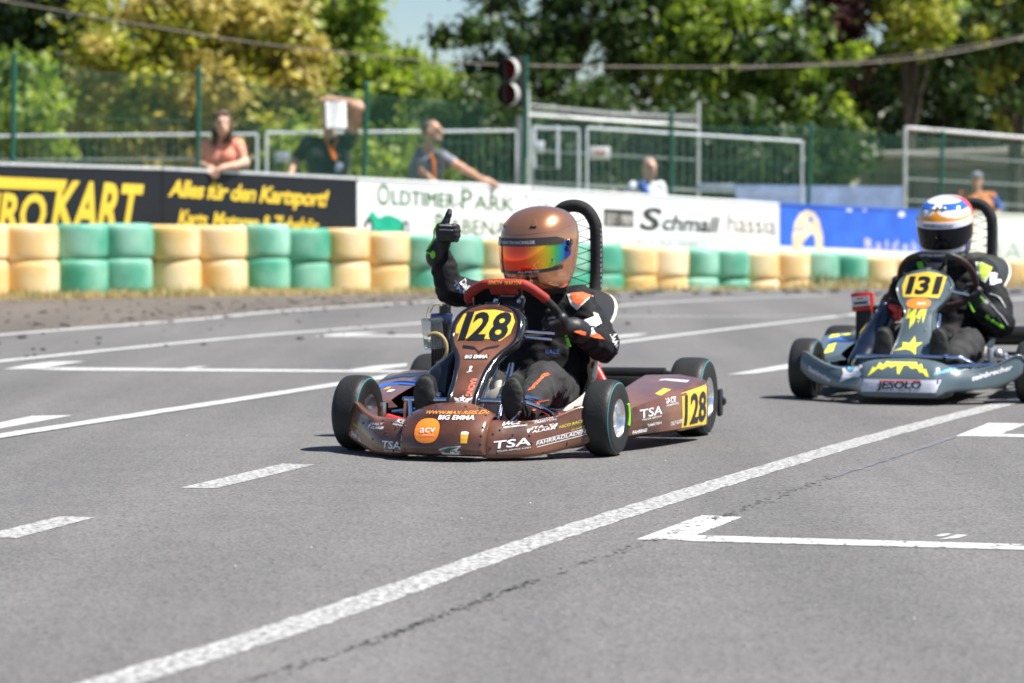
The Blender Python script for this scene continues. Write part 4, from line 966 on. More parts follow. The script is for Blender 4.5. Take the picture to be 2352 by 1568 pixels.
P_blue = pm("blue_sticker", (.03, .12, .52), .4); P_sky = pm("sky_blue_sticker", (.15, .48, .75), .4); P_silver = pm("pale_lilac_sticker", (.58, .59, .68), .35); P_pod_top = pm("sky_sheen_brown_vinyl", (.10, .055, .060), .26, var=.0, scale=7, col2=(.19, .095, .07), coat=.1); P_beer = pm("beer_gold", (.65, .36, .03), .4)  # pod top brown carries the sky's mauve reflection in its colour
DN = (0, -1, 0)

def wheel(parent, cx, cy, R, Wd, steer=0.0, rim_mat=None, scuff=True, neon=False):
    rr = R * .50; rot = Matrix.Rotation(steer, 3, 'Z'); o = Vector((cx, cy, R)); ax = rot @ Vector((1, 0, 0)); out = 1 if cx > 0 else -1; h = Wd / 2
    m = MB()
    prof = [(rr * 1.0, -h * .98), (rr * .97, -h * .90), (rr * .90, -h * .80), (rr * .86, h * .10), (rr * .60, h * .18), (rr * .42, h * .30), (rr * .40, h * .62), (rr * .22, h * .70), (.001, h * .70)]
    pr = [(r, hh * out) for r, hh in prof]
    m.lathe(pr, o, ax, 36); m.lathe([(rr * 1.0, h * .98 * out), (rr * .96, h * .92 * out), (rr * .90, h * .80 * out), (rr * .84, h * .10 * out)], o, ax, 36)
    m.lathe([(rr * 1.0, -h * out * .98), (rr * .92, -h * .84 * out), (rr * .6, -h * .3 * out), (.001, -h * .3 * out)], o, ax, 36)
    for k in range(3):
        a = 2 * math.pi * k / 3 + .4; u = Vector((0, 0, 1)); w = ax.cross(u)
        p = o + ax * (h * .24 * out) + (u * math.cos(a) + w * math.sin(a)) * rr * .5; m.tube([p, p + ax * .018 * out], .006, 6)
    wobj = m.build("wheel", rim_mat or M_rim, parent)
    t = MB()
    pf = [(rr * 1.0, -h), (rr * 1.16, -h * 1.04), (R * .78, -h * 1.06), (R * .885, -h * 1.0), (R * .95, -h * .86), (R * .985, -h * .64), (R * .998, -h * .3), (R, 0), (R * .998, h * .3), (R * .985, h * .64), (R * .95, h * .86), (R * .885, h * 1.0), (R * .78, h * 1.06), (rr * 1.16, h * 1.04), (rr * 1.0, h)]
    pc = crom(pf, 4); mis = []
    for k in range(len(pc) - 1):
        r_, h_ = (pc[k][0] + pc[k + 1][0]) / 2, (pc[k][1] + pc[k + 1][1]) / 2
        mis.append(1 if abs(h_) < h * .84 else (2 if .895 < r_ / R < .915 else 0))
    t.lathe(pc, o, ax, 56, mis=mis)
    if neon:
        pts = []; u = Vector((0, 0, 1)); w = ax.cross(u)
        for k in range(9):
            a = math.radians(neon + k * 6); pts.append(o + ax * (h * 1.07 * out) + (u * math.cos(a) + w * math.sin(a)) * R * .70)
        t.tube(pts, .006, 6, mi=3)
    t.build("tyre", [M_tyre, M_tyre_dusty, M_teal, M_neon], wobj)
    return wobj

def nose_section(x, yb, zb, yt, zt):
    h = zt - zb; dy = yb - yt
    c = [(yb - .14, zb + .012), (yb - .025, zb + .001), (yb - .003, zb + .05 * h), (yb, zb + .2 * h), (yb - .10 * dy, zb + .52 * h), (yb - .42 * dy, zb + .84 * h), (yt + .02, zt - .002), (yt - .01, zt), (yt - .04, zt - .014), (yt - .045, zt - .06)]
    return [(x, y, z) for y, z in crom(c, 4)]
def stations(tab, sub=4):
    return crom(tab, sub)
def fairing(parent, rows, cx, mface, medge, bulge=.010, edge=.010, depth=.05, sub=4):
    R = crom(rows, sub); mb = MB(); secs = []; face = []
    ts = np.linspace(1, -1, 15)
    for z, y, hw in R:
        hw = max(hw, .012); f = [(cx + hw * t, y - bulge * t * t, z) for t in ts]; face.append(f)
    mb.loft(face, False, 0)
    for sgn, k in ((1, 0), (-1, -1)):
        e = []
        for (z, y, hw), f in zip(R, face):
            a = f[k]; e.append([a, (a[0] + sgn * edge * .15, a[1] + .004, a[2]), (a[0] + sgn * edge * .55, a[1] + .005, a[2]), (a[0] + sgn * edge * .9, a[1] - .001, a[2]), (a[0] + sgn * edge, a[1] - .012, a[2] - .002), (a[0] + sgn * edge * .95, a[1] - depth * .55, a[2] - .006), (a[0] + sgn * edge * .5, a[1] - depth, a[2] - .012)])
        mb.loft(e, False, 1)
    t = face[-1]; mb.loft([t, [(x, y - .004, z + .008) for x, y, z in t], [(x, y - .03, z + .008) for x, y, z in t], [(x, y - depth, z - .01) for x, y, z in t]], False, 1)
    b = face[0]; mb.loft([b, [(x, y - .02, z - .006) for x, y, z in b]], False, 1)
    o = mb.build("number_panel", [mface, medge], parent, 50)
    fm = MB(); fm.loft(face, False, 0)
    return o, fm.bvh()

def ring_path(pts, c, ca=.7071, sa=.7071): return [(c[0] + x, c[1] + s * ca, c[2] + s * sa) for x, s in pts]
def seat(parent, dz=0.0, dx=0.0, sc=1.0):
    tab = [(.10, .085, .13, .03), (.02, .055, .17, .07), (-.13, .045, .195, .12), (-.26, .07, .20, .16), (-.345, .16, .20, .16), (-.40, .30, .20, .13), (-.44, .42, .226, .055), (-.465, .495, .190, .022), (-.472, .53, .07, .01)]
    T = crom([(a * sc, b * sc + dz, w * sc, d * sc) for a, b, w, d in tab], 4); secs = []; inner = []; n = len(T)
    for i, (y, z, w, d) in enumerate(T):
        a = T[max(i - 1, 0)]; b = T[min(i + 1, n - 1)]; t = np.array([b[0] - a[0], b[1] - a[1]]); t /= np.linalg.norm(t); nr = np.array([-t[1], t[0]]) * -1
        if nr[0] < 0 and nr[1] < 0: nr = -nr
        nr = np.array([t[1], -t[0]]); nr = nr if nr[0] > 0 or nr[1] > 0 else -nr
        o = []; q = []
        for u in np.linspace(-1, 1, 17):
            off = d * abs(u) ** 3.2; xx = w * math.sin(u * 1.35) / math.sin(1.35)
            o.append((dx + xx, y + nr[0] * off, z + nr[1] * off)); q.append((dx + xx * .97, y + nr[0] * (off + .010), z + nr[1] * (off + .010)))
        secs.append(o); inner.append(q)
    mb = MB(); mb.loft([s + list(reversed(q)) for s, q in zip(secs, inner)], True, 0, True)
    return mb.build("seat", M_ivory, parent, 60)
def hoop(parent, cx, y, zt, hw, zb, r, eyelets=True):
    pts = crom([(cx - hw + .004, y + .03, zb), (cx - hw, y, zb + .12), (cx - hw, y, zt - hw * 1.15), (cx - hw * .86, y, zt - hw * .55), (cx - hw * .5, y, zt - hw * .13), (cx, y, zt), (cx + hw * .5, y, zt - hw * .13), (cx + hw * .86, y, zt - hw * .55), (cx + hw, y, zt - hw * 1.15), (cx + hw, y, zb + .12), (cx + hw - .004, y + .03, zb)], 6)
    mb = MB(); mb.tube(pts, r, 14); 
    h = mb.build("headrest_hoop", M_foam, parent)
    nt = MB(); zs = np.linspace(zb + .02, zt - hw * .5, 9); s = hw - r
    for k in range(len(zs) - 1):
        for a, b in ((1, -1), (-1, 1)): nt.tube([(cx + a * s, y + .004 * a, zs[k]), (cx + b * s, y + .004 * a, zs[k + 1])], .0016, 5)
    for k in range(len(zs)):
        for a in (1, -1): nt.sphere((cx + a * (s + .001), y + .004, zs[k]), .0045, 6)
    nt.build("lacing_net", M_net, h)
    lb = MB()
    for k in range(14):
        z = zt - hw * 1.0 - k * (zt - zb - hw) / 16; lb.box((cx - hw - r * .90, y + r * .35, z), (.003, .006, .007 + .006 * (k * 7 % 3) / 2), Matrix.Rotation(.2, 3, 'Z'))
    lb.build("lettering", P_white, h)
    return h

def side_pod(parent, sgn, cx, zoff, mface, mtop, ys=(.335, .30, .15, 0, -.14, -.26, -.31), xo=(-.44, -.478, -.525, -.557, -.582, -.596, -.580), zt=(.125, .150, .175, .192, .208, .218, .205)):
    mb = MB(); secs = []
    for y, x, z in zip(ys, xo, zt):
        x = abs(x); zb = .045 + zoff; z = z + zoff; xi = .375
        c = [(xi, zb + .015), (x - .03, zb), (x - .004, zb + .012), (x, zb + .05), (x - .002, z - .022), (x - .012, z - .006), (x - .03, z), (x - .10, z + .012), (xi, z + .008)]
        secs.append([(sgn * a + cx, y, b) for a, b in c])
    S2 = []
    for j in range(len(secs[0])): S2.append(crom([s[j] for s in secs], 4))
    secs = [[S2[j][i] for j in range(len(S2))] for i in range(len(S2[0]))]
    k = len(secs); n = len(secs[0]); vs = [p for s in secs for p in s]; b = 0
    fsf = []; fst = []
    for i in range(k - 1):
        for j in range(n - 1): (fst if j >= 5 else fsf).append((i * n + j, i * n + j + 1, (i + 1) * n + j + 1, (i + 1) * n + j))
    mb.v = vs
    for f in fsf: mb.f.append(f); mb.m.append(0); mb.sm.append(True)
    for f in fst: mb.f.append(f); mb.m.append(1); mb.sm.append(True)
    for q in (0, k - 1): mb.f.append(tuple(q * n + j for j in range(n))); mb.m.append(1 if q == 0 else 0); mb.sm.append(False)
    o = mb.build("side_pod", [mface, mtop], parent, 35)
    return o, mb.bvh()

def chassis(parent, zoff, track_f, wb, mat_rail):
    mb = MB(); z = .065
    for s in (-1, 1):
        mb.tube(crom([(s * .10, wb + .16, z), (s * .16, wb - .05, z), (s * .27, wb - .25, z), (s * .29, 0, z), (s * .27, -.3, z), (s * .30, -wb - .12, z)], 5), .014, 10, mi=0)
        mb.tube([(s * .16, wb - .02, z), (s * (track_f - .09), wb, .115)], .013, 8, mi=0); mb.tube([(s * (track_f - .095), wb, .09), (s * (track_f - .095), wb, .16)], .014, 8, mi=1)
        mb.tube([(s * .05, wb - .17, .16), (s * (track_f - .10), wb - .06, .125)], .006, 8, mi=1)
    for y in (wb + .05, wb - .28, -.05, -wb + .18): mb.tube([(-.26, y, z), (.26, y, z)], .013, 8, mi=0)
    mb.tube([(-.50, -wb, .14), (.50, -wb, .14)], .0135, 10, mi=1)
    mb.box((0, .28, .050), (.44, .72, .006), None, 0, 2)
    return mb.build("chassis_frame", [mat_rail, M_chrome, M_black], parent)

def body_glove(name, prims, parent, vox=.0028, k=.005, mats=None): return sdf_mesh(name, prims, mats or [M_glove, M_neon, M_gpipe], vox, k, .0012, 120, parent)
M_glove = pm("black_glove", (.012, .012, .014), .5, var=.2, scale=50, bump=.15, bscale=160); M_gpipe = pm("grey_silicone_print", (.45, .46, .48), .35)
M_suit = pm("black_race_suit", (.006, .006, .008), .75, spec=.25, var=.2, scale=30, bump=.25, bscale=55, sheen=0.03); M_suit_g = pm("grey_suit_legs", (.030, .029, .030), .85, spec=.25, var=.15, scale=20, bump=.25, bscale=50, sheen=0.03)
M_shoe = pm("black_suede_boot", (.007, .0075, .008), .8, spec=.25, var=.2, scale=40, sheen=0.03); M_sole = pm("worn_boot_sole", (.022, .022, .020), .75, var=.25, scale=35, bump=.2, bscale=120)
M_suit_o = pm("orange_suit_panel", (.80, .13, .035), .7, var=.05); M_suit_w = pm("white_suit_piping", (.75, .75, .74), .7, var=.03)

# ------------------------------------------------------------------ helmets
HL = [(-.138, .078, .098, -.080), (-.130, .090, .118, -.092), (-.11, .100, .138, -.104), (-.075, .110, .150, -.120), (-.04, .116, .152, -.132), (0, .121, .147, -.142), (.04, .122, .138, -.148), (.075, .116, .121, -.146), (.102, .102, .097, -.130), (.122, .080, .068, -.100), (.134, .052, .038, -.064), (.140, .024, .012, -.028), (.141, .002, .0, -.004)]
HLC = np.array(crom(HL, 8))
def hpt(az, z, off=0.0):
    w = np.interp(z, HLC[:, 0], HLC[:, 1]); yf = np.interp(z, HLC[:, 0], HLC[:, 2]); yb = -np.interp(z, HLC[:, 0], HLC[:, 3]); s, c = math.sin(az), math.cos(az)
    yy = yf if c > 0 else yb; p = 2.25
    r = (abs(s / w) ** p + abs(c / yy) ** p) ** (-1 / p)
    return (s * (r + off), c * (r + off), z)
class Helmet:
    def __init__(s, parent, c, yaw, pitch, roll, mats, painter, sc=1.0):
        s.T = Matrix.Translation(c) @ Matrix.Rotation(-yaw, 4, 'Z') @ Matrix.Rotation(-pitch, 4, 'X') @ Matrix.Rotation(roll, 4, 'Y') @ Matrix.Scale(sc, 4)
        n = 120; zs = np.concatenate([np.linspace(-.138, .120, 66), HLC[HLC[:, 0] > .121][:, 0]]); mb = MB(); vs = []; fs = []
        for z in zs:
            for j in range(n): vs.append(s.X(hpt(2 * math.pi * j / n, z)))
        for i in range(len(zs) - 1):
            for j in range(n):
                mb.f.append((i * n + j, i * n + (j + 1) % n, (i + 1) * n + (j + 1) % n, (i + 1) * n + j)); a = math.degrees(2 * math.pi * (j + .5) / n); a = a if a < 180 else a - 360
                mb.m.append(painter(a, (zs[i] + zs[i + 1]) / 2)); mb.sm.append(True)
        mb.v = vs; mb.f.append(tuple(range(n))); mb.m.append(len(mats) - 1); mb.sm.append(False)
        s.o = mb.build("helmet", mats, parent, 0); s.b = mb.bvh()
    def X(s, p): return tuple(s.T @ Vector(p))
    def patch(s, name, mats, a0, a1, zl, zu, off=.004, na=40, nz=8, colors=None, mi=0, parent=None):
        vs = []; fs = []; cols = []
        for i in range(nz + 3):
            for j in range(na + 3):
                jj = min(max(j - 1, 0), na); ii = min(max(i - 1, 0), nz); az = a0 + (a1 - a0) * jj / na
                z = zl(az) + (zu(az) - zl(az)) * ii / nz; e = i in (0, nz + 2) or j in (0, na + 2)
                vs.append(s.X(hpt(math.radians(az), z, -.002 if e else off))); cols.append(colors(az, ii / nz) if colors else (0, 0, 0))
        N = na + 3
        for i in range(nz + 2):
            for j in range(na + 2): fs.append((i * N + j, i * N + j + 1, (i + 1) * N + j + 1, (i + 1) * N + j))
        mb = MB(); mb.add(vs, fs, 0, True); o = mb.build(name, mats, parent or s.o, 60)
        if colors:
            at_ = o.data.color_attributes.new("coat", 'FLOAT_COLOR', 'POINT')
            at_.data.foreach_set("color", np.array([(*c, 1) for c in cols], float).ravel())
        return o
def iris_mat():
    m = bpy.data.materials.new("iridium_visor_coat"); m.use_nodes = True; nt = m.node_tree; b = nt.nodes["Principled BSDF"]; a = nt.nodes.new("ShaderNodeAttribute"); a.attribute_name = "coat"
    nt.links.new(a.outputs[0], b.inputs["Base Color"]); b.inputs["Metallic"].default_value = .80; b.inputs["Roughness"].default_value = .10; b.inputs["Coat Weight"].default_value = .5; b.inputs["Coat Roughness"].default_value = .03; return m

# ================================================================== KART 128
KA = (.037, 9.80, math.radians(162.5))
ka = tag(empty("racing_kart", (KA[0], KA[1], 0), KA[2]), "copper brown racing kart with yellow plate 128 and riveted nose", "kart")
wheel(ka, .432, .475, .1255, .094, math.radians(-3)); wheel(ka, -.432, .475, .1255, .094, math.radians(-3), neon=62); wheel(ka, .49, -.475, .140, .122); wheel(ka, -.49, -.475, .140, .122)
chassis(ka, 0, .432, .475, M_redp)
# nose
side = [(.128, .815, .012, .735, .128), (.155, .812, .010, .73, .128), (.20, .79, .010, .71, .124), (.26, .752, .012, .685, .126), (.31, .70, .020, .655, .136), (.35, .655, .030, .615, .152), (.385, .615, .038, .575, .168), (.408, .592, .046, .555, .166), (.422, .575, .058, .548, .148)]
cen = [(.0, .868, .022, .700, .178), (.05, .867, .022, .702, .177), (.09, .862, .022, .712, .168), (.12, .852, .022, .722, .156), (.138, .842, .022, .728, .146), (.142, .820, .024, .722, .138)]
nb = MB(); ncx = .010
for sgn in (1, -1):
    nb.loft([[(ncx + sgn * p[0], p[1], p[2]) for p in nose_section(*st)] for st in stations(side, 4)], False, 0)
    e = nose_section(*side[-1]); nb.add([(ncx + sgn * p[0], p[1], p[2]) for p in e], [tuple(range(len(e)))], 0, False)
cs = stations([(-a, b, c, d, e) for a, b, c, d, e in reversed(cen)] + cen[1:], 4)
nb.loft([[(ncx + p[0], p[1], p[2]) for p in nose_section(*st)] for st in cs], False, 0)
nose = nb.build("front_bumper", M_brown, ka, 50); nbv = nb.bvh()
rv = MB()
def rivet(x, z, r=.0042):
    h = nbv.ray_cast(Vector((x, 1.5, z)), Vector((0, -1, 0)))
    if h[0] is not None: rv.sphere(tuple(h[0]), r, 8)
for s in (1, -1):
    for x, z in ((.158, .088), (.175, .100), (.21, .074), (.215, .084), (.262, .082), (.175, .028), (.30, .026), (.36, .052), (.405, .074), (.40, .11), (.33, .104), (.30, .112), (.24, .118), (.155, .046), (.27, .058), (.405, .145), (.20, .115)): rivet(ncx + s * x, z)
    for x, z in ((.125, .145), (.132, .11), (.132, .085), (.095, .164), (.05, .170), (.118, .034), (.07, .031), (.133, .06)): rivet(ncx + s * x, z)
rv.build("rivets", pm("dark_rivet_heads", (.13, .085, .07), .25, .7), nose)
def nt(mats_text, *args, **kw): pass
def nose_text(parent, bvh, s, p0, p1, h, mat, bold=.01, shear=0.0, part="lettering", Y=.9, step=.015, spacing=1.0):
    mb = MB(); lay_text(mb, bvh, s, (p0[0], Y, p0[1]), (p1[0], Y, p1[1]), h, None, DN, bold, shear, .0014, 0, step, spacing); 
    return mb.build(part, mat, parent, 0) if mb.v else None
def nose_poly(parent, bvh, polys, mat, part, Y=.9, off=.001, o=(0, 0), step=.015):
    mb = MB()
    for pts in polys: lay_poly(mb, bvh, pts, (o[0], Y, o[1]), (-1, 0, 0), (0, 0, 1), DN, off, 0, step)
    return mb.build(part, mat, parent, 0) if mb.v else None
T = lambda *a, **k: nose_text(nose, nbv, *a, **k)
T('WWW.MAX-REIS.DE', (.080, .148), (-.118, .150), .0095, P_orange_t, .008, .15); T('BIG EMMA', (.027, .133), (-.090, .134), .0125, P_white, .018)
nose_poly(nose, nbv, [disc2d(.042, .038, 32, (0, 0), 2.5)], P_or, "orange_badge", o=(.055, .098))
nose_text(nose, nbv, 'acv', (.078, .092), (.026, .095), .021, P_white, .0).location = (0, .001, 0)
nose_text(nose, nbv, 'AUTOMOBIL', (.068, .084), (.026, .085), .003, P_white, .0).location = (0, .001, 0)
glass = [(-.010, 0), (.010, 0), (.012, .028), (-.012, .028)]; nose_poly(nose, nbv, [glass], P_beer, "beer_glass_print", o=(-.072, .062)); nose_poly(nose, nbv, [[(-.012, .028), (.012, .028), (.012, .034), (.004, .037), (-.010, .036)]], P_white, "beer_foam_print", o=(-.072, .062))
nose_poly(nose, nbv, [[(.030, 0), (-.028, 0), (-.040, .016), (-.020, .022), (.035, .028), (.022, .014)], ], pm("pale_banner", (.55, .56, .52), .5), "banner_print", o=(-.030, .026)); nose_poly(nose, nbv, [[(-.034, .012), (-.002, .012), (.03, .024), (-.004, .022)]], pm("dark_green_stripe", (.02, .14, .12), .5), "banner_stripe", off=.0018, o=(-.030, .026))
nose_text(nose, nbv, 'MOR', (-.030, .027), (-.064, .027), .010, P_white, .012).location = (0, .001, 0)
T('TSA', (.236, .034), (.157, .034), .023, P_white, .012, .08); T('TRUCK SERVICE AGAN', (.226, .024), (.150, .024), .0045, P_white, .0)
T('TSA', (-.152, .042), (-.258, .053), .0235, P_white, .012, .08); T('TRUCK SERVICE AGAN', (-.165, .032), (-.258, .043), .0045, P_white, .0)
T('ITALY', (.300, .101), (.246, .104), .0075, P_white, .008, .2); T('ALARM', (.298, .090), (.240, .092), .008, P_white, .008, .2); T('IACE', (.200, .116), (.162, .113), .010, P_white, .012); T('DAMPFUNG', (.205, .108), (.160, .104), .005, P_white, .01)
T('IACE', (-.168, .113), (-.216, .118), .010, P_white, .012); T('VERDEMPFUNG', (-.172, .105), (-.240, .112), .005, P_white, .01); T('TAMSTEIN', (-.258, .117), (-.318, .128), .006, P_white, .0); T('BAUSTOFFE', (-.250, .124), (-.310, .134), .0035, P_white, .0)
T('ITALY', (-.255, .100), (-.312, .110), .0075, P_white, .008, .2); T('ALARM', (-.258, .089), (-.318, .100), .008, P_white, .008, .2)
nose_poly(nose, nbv, [[(0, 0), (.012, .002), (.004, -.012)], [(.078, .008), (.062, .006), (.080, .018)]], P_white, "sticker_corners", o=(-.243, .101)); nose_poly(nose, nbv, [[(0, 0), (.012, .002), (-.004, -.014)], [(.062, -.010), (.05, -.012), (.066, .0)]], P_white, "sticker_corners", o=(.308, .102))
T('NICO RACING', (-.328, .100), (-.402, .122), .009, P_lime, .006, .1); T('KART', (-.36, .092), (-.396, .103), .004, P_lime, .01)
T('FAHRRADLADEN', (-.272, .050), (-.396, .084), .0115, P_white, .008, .1); nose_poly(nose, nbv, [[(0, 0), (.125, .034), (.125, .036), (0, .002)], [(0, .019), (.12, .0515), (.12, .053), (0, .0205)]], P_white, "sticker_lines", o=(-.274, .044))
T('FAHRRADL', (.402, .062), (.345, .040), .0115, P_white, .02); T('NICO', (.392, .092), (.35, .080), .009, P_lime, .006)
# number panel
rowsA = [(.164, .655, .038), (.20, .625, .036), (.24, .578, .038), (.28, .535, .044), (.31, .495, .054), (.335, .460, .072), (.36, .425, .097), (.385, .398, .107), (.41, .380, .108), (.44, .355, .102), (.464, .335, .085), (.479, .322, .058), (.486, .315, .025)]
fo, fb = fairing(ka, rowsA, .013, M_brown, M_gblack, .012, .019, .085)
Tf = lambda *a, **k: nose_text(fo, fb, *a, **k); FX = dict(Y=.8)
nose_poly(fo, fb, [[(-.110, .102), (-.090, .154), (-.02, .168), (.02, .169), (.080, .158), (.096, .130), (.090, .092), (.062, .068), (.030, .074), (-.02, .076), (-.07, .074), (-.106, .064)]], P_yel, "number_plate", Y=.8, o=(.013, .300))
for ch, a, b in (('1', .100, .073), ('2', .067, .006), ('8', -.003, -.065)):
    q = Tf(ch, (a, .373), (b, .374), .085, P_black, .030, .10, part="number", Y=.8); q.location = (0, .0012, .0006)
Tf('BIG EMMA', (.050, .312), (-.028, .314), .0105, P_white, .018, Y=.8); nose_poly(fo, fb, [[(-.060, .0), (-.01, -.004), (.008, -.018), (.02, -.004), (.062, .004), (.066, .012), (.025, .004), (.004, -.008), (-.02, .006), (-.062, .010)]], P_black, "dark_flash", Y=.8, o=(.013, .344))
nose_poly(fo, fb, [[(-.042, 0), (.042, 0), (.042, .015), (-.042, .015)]], P_black, "name_strip", Y=.8, off=.0006, o=(.012, .3095))
mb = MB(); lay_text(mb, fb, 'RACING', (.0, .8, .250), (.0, .8, .196), .018, None, DN, .02, 0, .0014, 0, .01, 1.0, (-1, 0, 0)); mb.build("lettering", P_salmon, fo, 0)
nose_poly(fo, fb, [star2d(.012, .005), [(-.032, .004), (-.012, .0), (-.010, -.004), (-.026, -.003)], [(.032, .004), (.012, .0), (.010, -.004), (.026, -.003)], [(-.026, -.004), (-.009, -.006), (-.006, -.009), (-.018, -.008)], [(.026, -.004), (.009, -.006), (.006, -.009), (.018, -.008)]], P_white, "winged_star", Y=.8, o=(.008, .188))
Tf('SPEED OF LIGHT', (.030, .173), (-.014, .174), .004, P_white, .0, Y=.8); nose_poly(fo, fb, [disc2d(.005, .005, 10, (0, .008)), disc2d(.004, .003, 10, (0, 0)), [(-.009, -.006), (.009, -.002), (.009, -.004), (-.009, -.008)]], P_white, "skull_print", Y=.8, o=(.014, .277))
# pods
po, pb = side_pod(ka, -1, 0, 0, M_brown, P_pod_top)
def pod_text(s, p0, p1, h, mat, bold=.01, shear=0.0, part="lettering"):
    mb = MB(); lay_text(mb, pb, s, (-.8, p0[0], p0[1]), (-.8, p1[0], p1[1]), h, None, (1, 0, 0), bold, shear, .0015, 0, .02); return mb.build(part, mat, po, 0)
def pod_poly(pts, mat, part, off=.001):
    mb = MB(); lay_poly(mb, pb, pts, (-.8, 0, 0), (0, -1, 0), (0, 0, 1), (1, 0, 0), off, 0, .02); return mb.build(part, mat, po, 0)
pod_text('TSA', (.265, .110), (.125, .118), .028, P_white, .008, .1); pod_text('TRUCK SERVICE', (.255, .102), (.13, .108), .005, P_white); pod_text('IACE', (.09, .150), (.02, .153), .017, P_white, .012); pod_text('DAMPFUNG', (.09, .140), (.0, .144), .006, P_white)
pod_text('TAMSTEIN', (.22, .080), (.13, .084), .008, P_white); pod_text('ITALY ALARM', (.06, .072), (-.03, .078), .014, P_white, .008, .1); pod_text('FAHRRAD', (.30, .060), (.22, .064), .011, P_white, .02)
pod_poly([(.03, .050), (.25, .058), (.25, .198), (.03, .178)], P_yel, "number_plate"); q = pod_text('128', (-.045, .070), (-.235, .076), .098, P_black, .03, .06, "number"); q.location = (-.001, 0, 0)
po2, pb2 = side_pod(ka, 1, 0, 0, M_brown, P_pod_top)
def top_poly(par, bv, pts, mat, part, off=.0012):
    mb = MB(); lay_poly(mb, bv, pts, (0, 0, .5), (1, 0, 0), (0, 1, 0), (0, 0, -1), off, 0, .02); return mb.build(part, mat, par, 0) if mb.v else None
top_poly(po2, pb2, [(.385, .06), (.50, .10), (.52, .02), (.385, -.03)], P_blue, "blue_stripe"); top_poly(po2, pb2, [(.41, .20), (.43, .20), (.43, .17), (.41, .165)], P_white, "white_print"); top_poly(po2, pb2, [(.44, -.1), (.54, -.09), (.54, -.12), (.44, -.13)], P_white, "white_print"); top_poly(po2, pb2, [(.44, .15), (.46, .15), (.46, .11), (.44, .11)], P_beer, "gold_print")
top_poly(po, pb, [(-.52, .10), (-.50, .10), (-.505, .0), (-.53, .0)], P_yel, "gold_print"); top_poly(po, pb, [(-.55, -.14), (-.46, -.10), (-.46, -.13), (-.55, -.18)], P_silver, "white_print")
seat(ka, 0, -.005); hoop(ka, -.028, -.53, .822, .086, .44, .0235)
# steering wheel
mb = MB(); c0 = (0.0, .085, .450)
mb.tube(crom(ring_path([(-.118, .080), (-.148, .02), (-.155, -.035), (-.13, -.09), (-.07, -.122), (0, -.128), (.07, -.122), (.13, -.09), (.155, -.035), (.155, .03), (.148, .075)], c0), 5), .0145, 10)
for x in (-.045, .045): mb.tube(ring_path([(x * .4, -.01), (x, .135)], c0), .009, 8, mi=1)
mb.tube(ring_path([(0, 0), (0, -.12)], c0), .009, 8, mi=1); mb.lathe([(.0, .012), (.03, .012), (.034, 0), (.03, -.02), (.0, -.02)], c0, (0, -.707, .707), 16, mi=1)
mb.box((c0[0] - .01, c0[1] + .075, c0[2] + .035), (.09, .03, .055), Matrix.Rotation(.6, 3, 'X'), .008, mi=1)
for x in (-.035, .035): mb.sphere((c0[0] + x * 1.2, c0[1] + .09, c0[2] + .045), .009, 8, mi=2)
sw = mb.build("steering_wheel", [M_foam, M_black, M_chrome], ka)
mb = MB(); mb.tube(crom(ring_path([(.152, .066), (.147, .088), (.125, .112), (.085, .140), (.055, .146), (-.045, .146), (-.078, .130), (-.118, .082), (-.125, .070)], c0), 5), .0168, 12); mb.box((c0[0] + .01, c0[1] + .093, c0[2] + .083), (.10, .02, .035), Matrix.Rotation(-.78, 3, 'X'), .006); gr = mb.build("grip", M_red, sw)
gbv = mb.bvh(); mb = MB(); lay_text(mb, gbv, 'SIMON', (.060, .8, .551), (.012, .8, .552), .012, None, DN, .03, .2, .0012, 0, .01); lay_text(mb, gbv, 'MARTIN', (.002, .8, .551), (-.055, .8, .551), .012, None, DN, .03, .2, .0012, 0, .01); mb.build("lettering", P_orange_t, gr, 0)
mb = MB(); mb.tube([(0, .10, .43), (.0, .36, .24), (.0, .50, .13)], .011, 10); mb.tube([(-.055, .30, .285), (-.085, .50, .165), (-.09, .56, .10)], .010, 10); mb.tube([(.055, .30, .285), (.085, .50, .165), (.09, .56, .10)], .010, 10); mb.tube([(-.075, .33, .40), (-.16, .16, .385)], .005, 8); mb.tube([(-.075, .33, .38), (-.15, .16, .365)], .005, 8)
mb.build("steering_column", M_chrome, ka)
mb = MB(); mb.tube(crom([(-.255, .50, .10), (-.255, .52, .138), (-.19, .590, .178), (-.16, .598, .180), (.19, .598, .180), (.215, .590, .174), (.225, .57, .10)], 4), .0095, 10); mb.tube(crom([(-.22, .54, .185), (-.17, .58, .198), (-.10, .585, .198)], 4), .0075, 8); mb.tube([(.10, .585, .197), (.19, .58, .198)], .0075, 8)
mb.tube(crom([(-.16, .600, .180), (-.175, .60, .15), (-.15, .60, .115), (-.11, .60, .105)], 4), .009, 8); mb.tube([(.20, .600, .178), (.19, .62, .12)], .009, 8); mb.build("front_bumper_bar", M_chrome, ka)
mb = MB(); mb.tube([(-.035, -.72, .205), (-.325, -.72, .207)], .021, 14, mi=0); mb.tube([(-.325, -.72, .207), (-.352, -.72, .203)], .011, 8, mi=0); mb.box((-.18, -.70, .155), (.30, .05, .08), None, .015, 0); mb.tube([(-.34, -.70, .18), (-.30, -.66, .12)], .012, 8, mi=0)
mb.tube(crom([(.545, -.665, .11), (.52, -.72, .11), (.3, -.75, .11), (-.3, -.75, .11), (-.52, -.72, .11), (-.545, -.665, .11)], 4), .018, 10, mi=0); mb.box((-.548, -.65, .108), (.016, .045, .10), None, .008, 0); mb.box((.565, -.65, .108), (.022, .05, .10), None, .008, 0)
mb.build("rear_bumper", [M_black], ka)
for s in (-1, 1): mb = MB(); mb.tube([(s * .165, -.34, .25), (s * .25, -.30, .12)], .0145, 10); mb.sphere((s * .165, -.34, .252), .019, 10); mb.build("seat_stay", M_redp, ka)
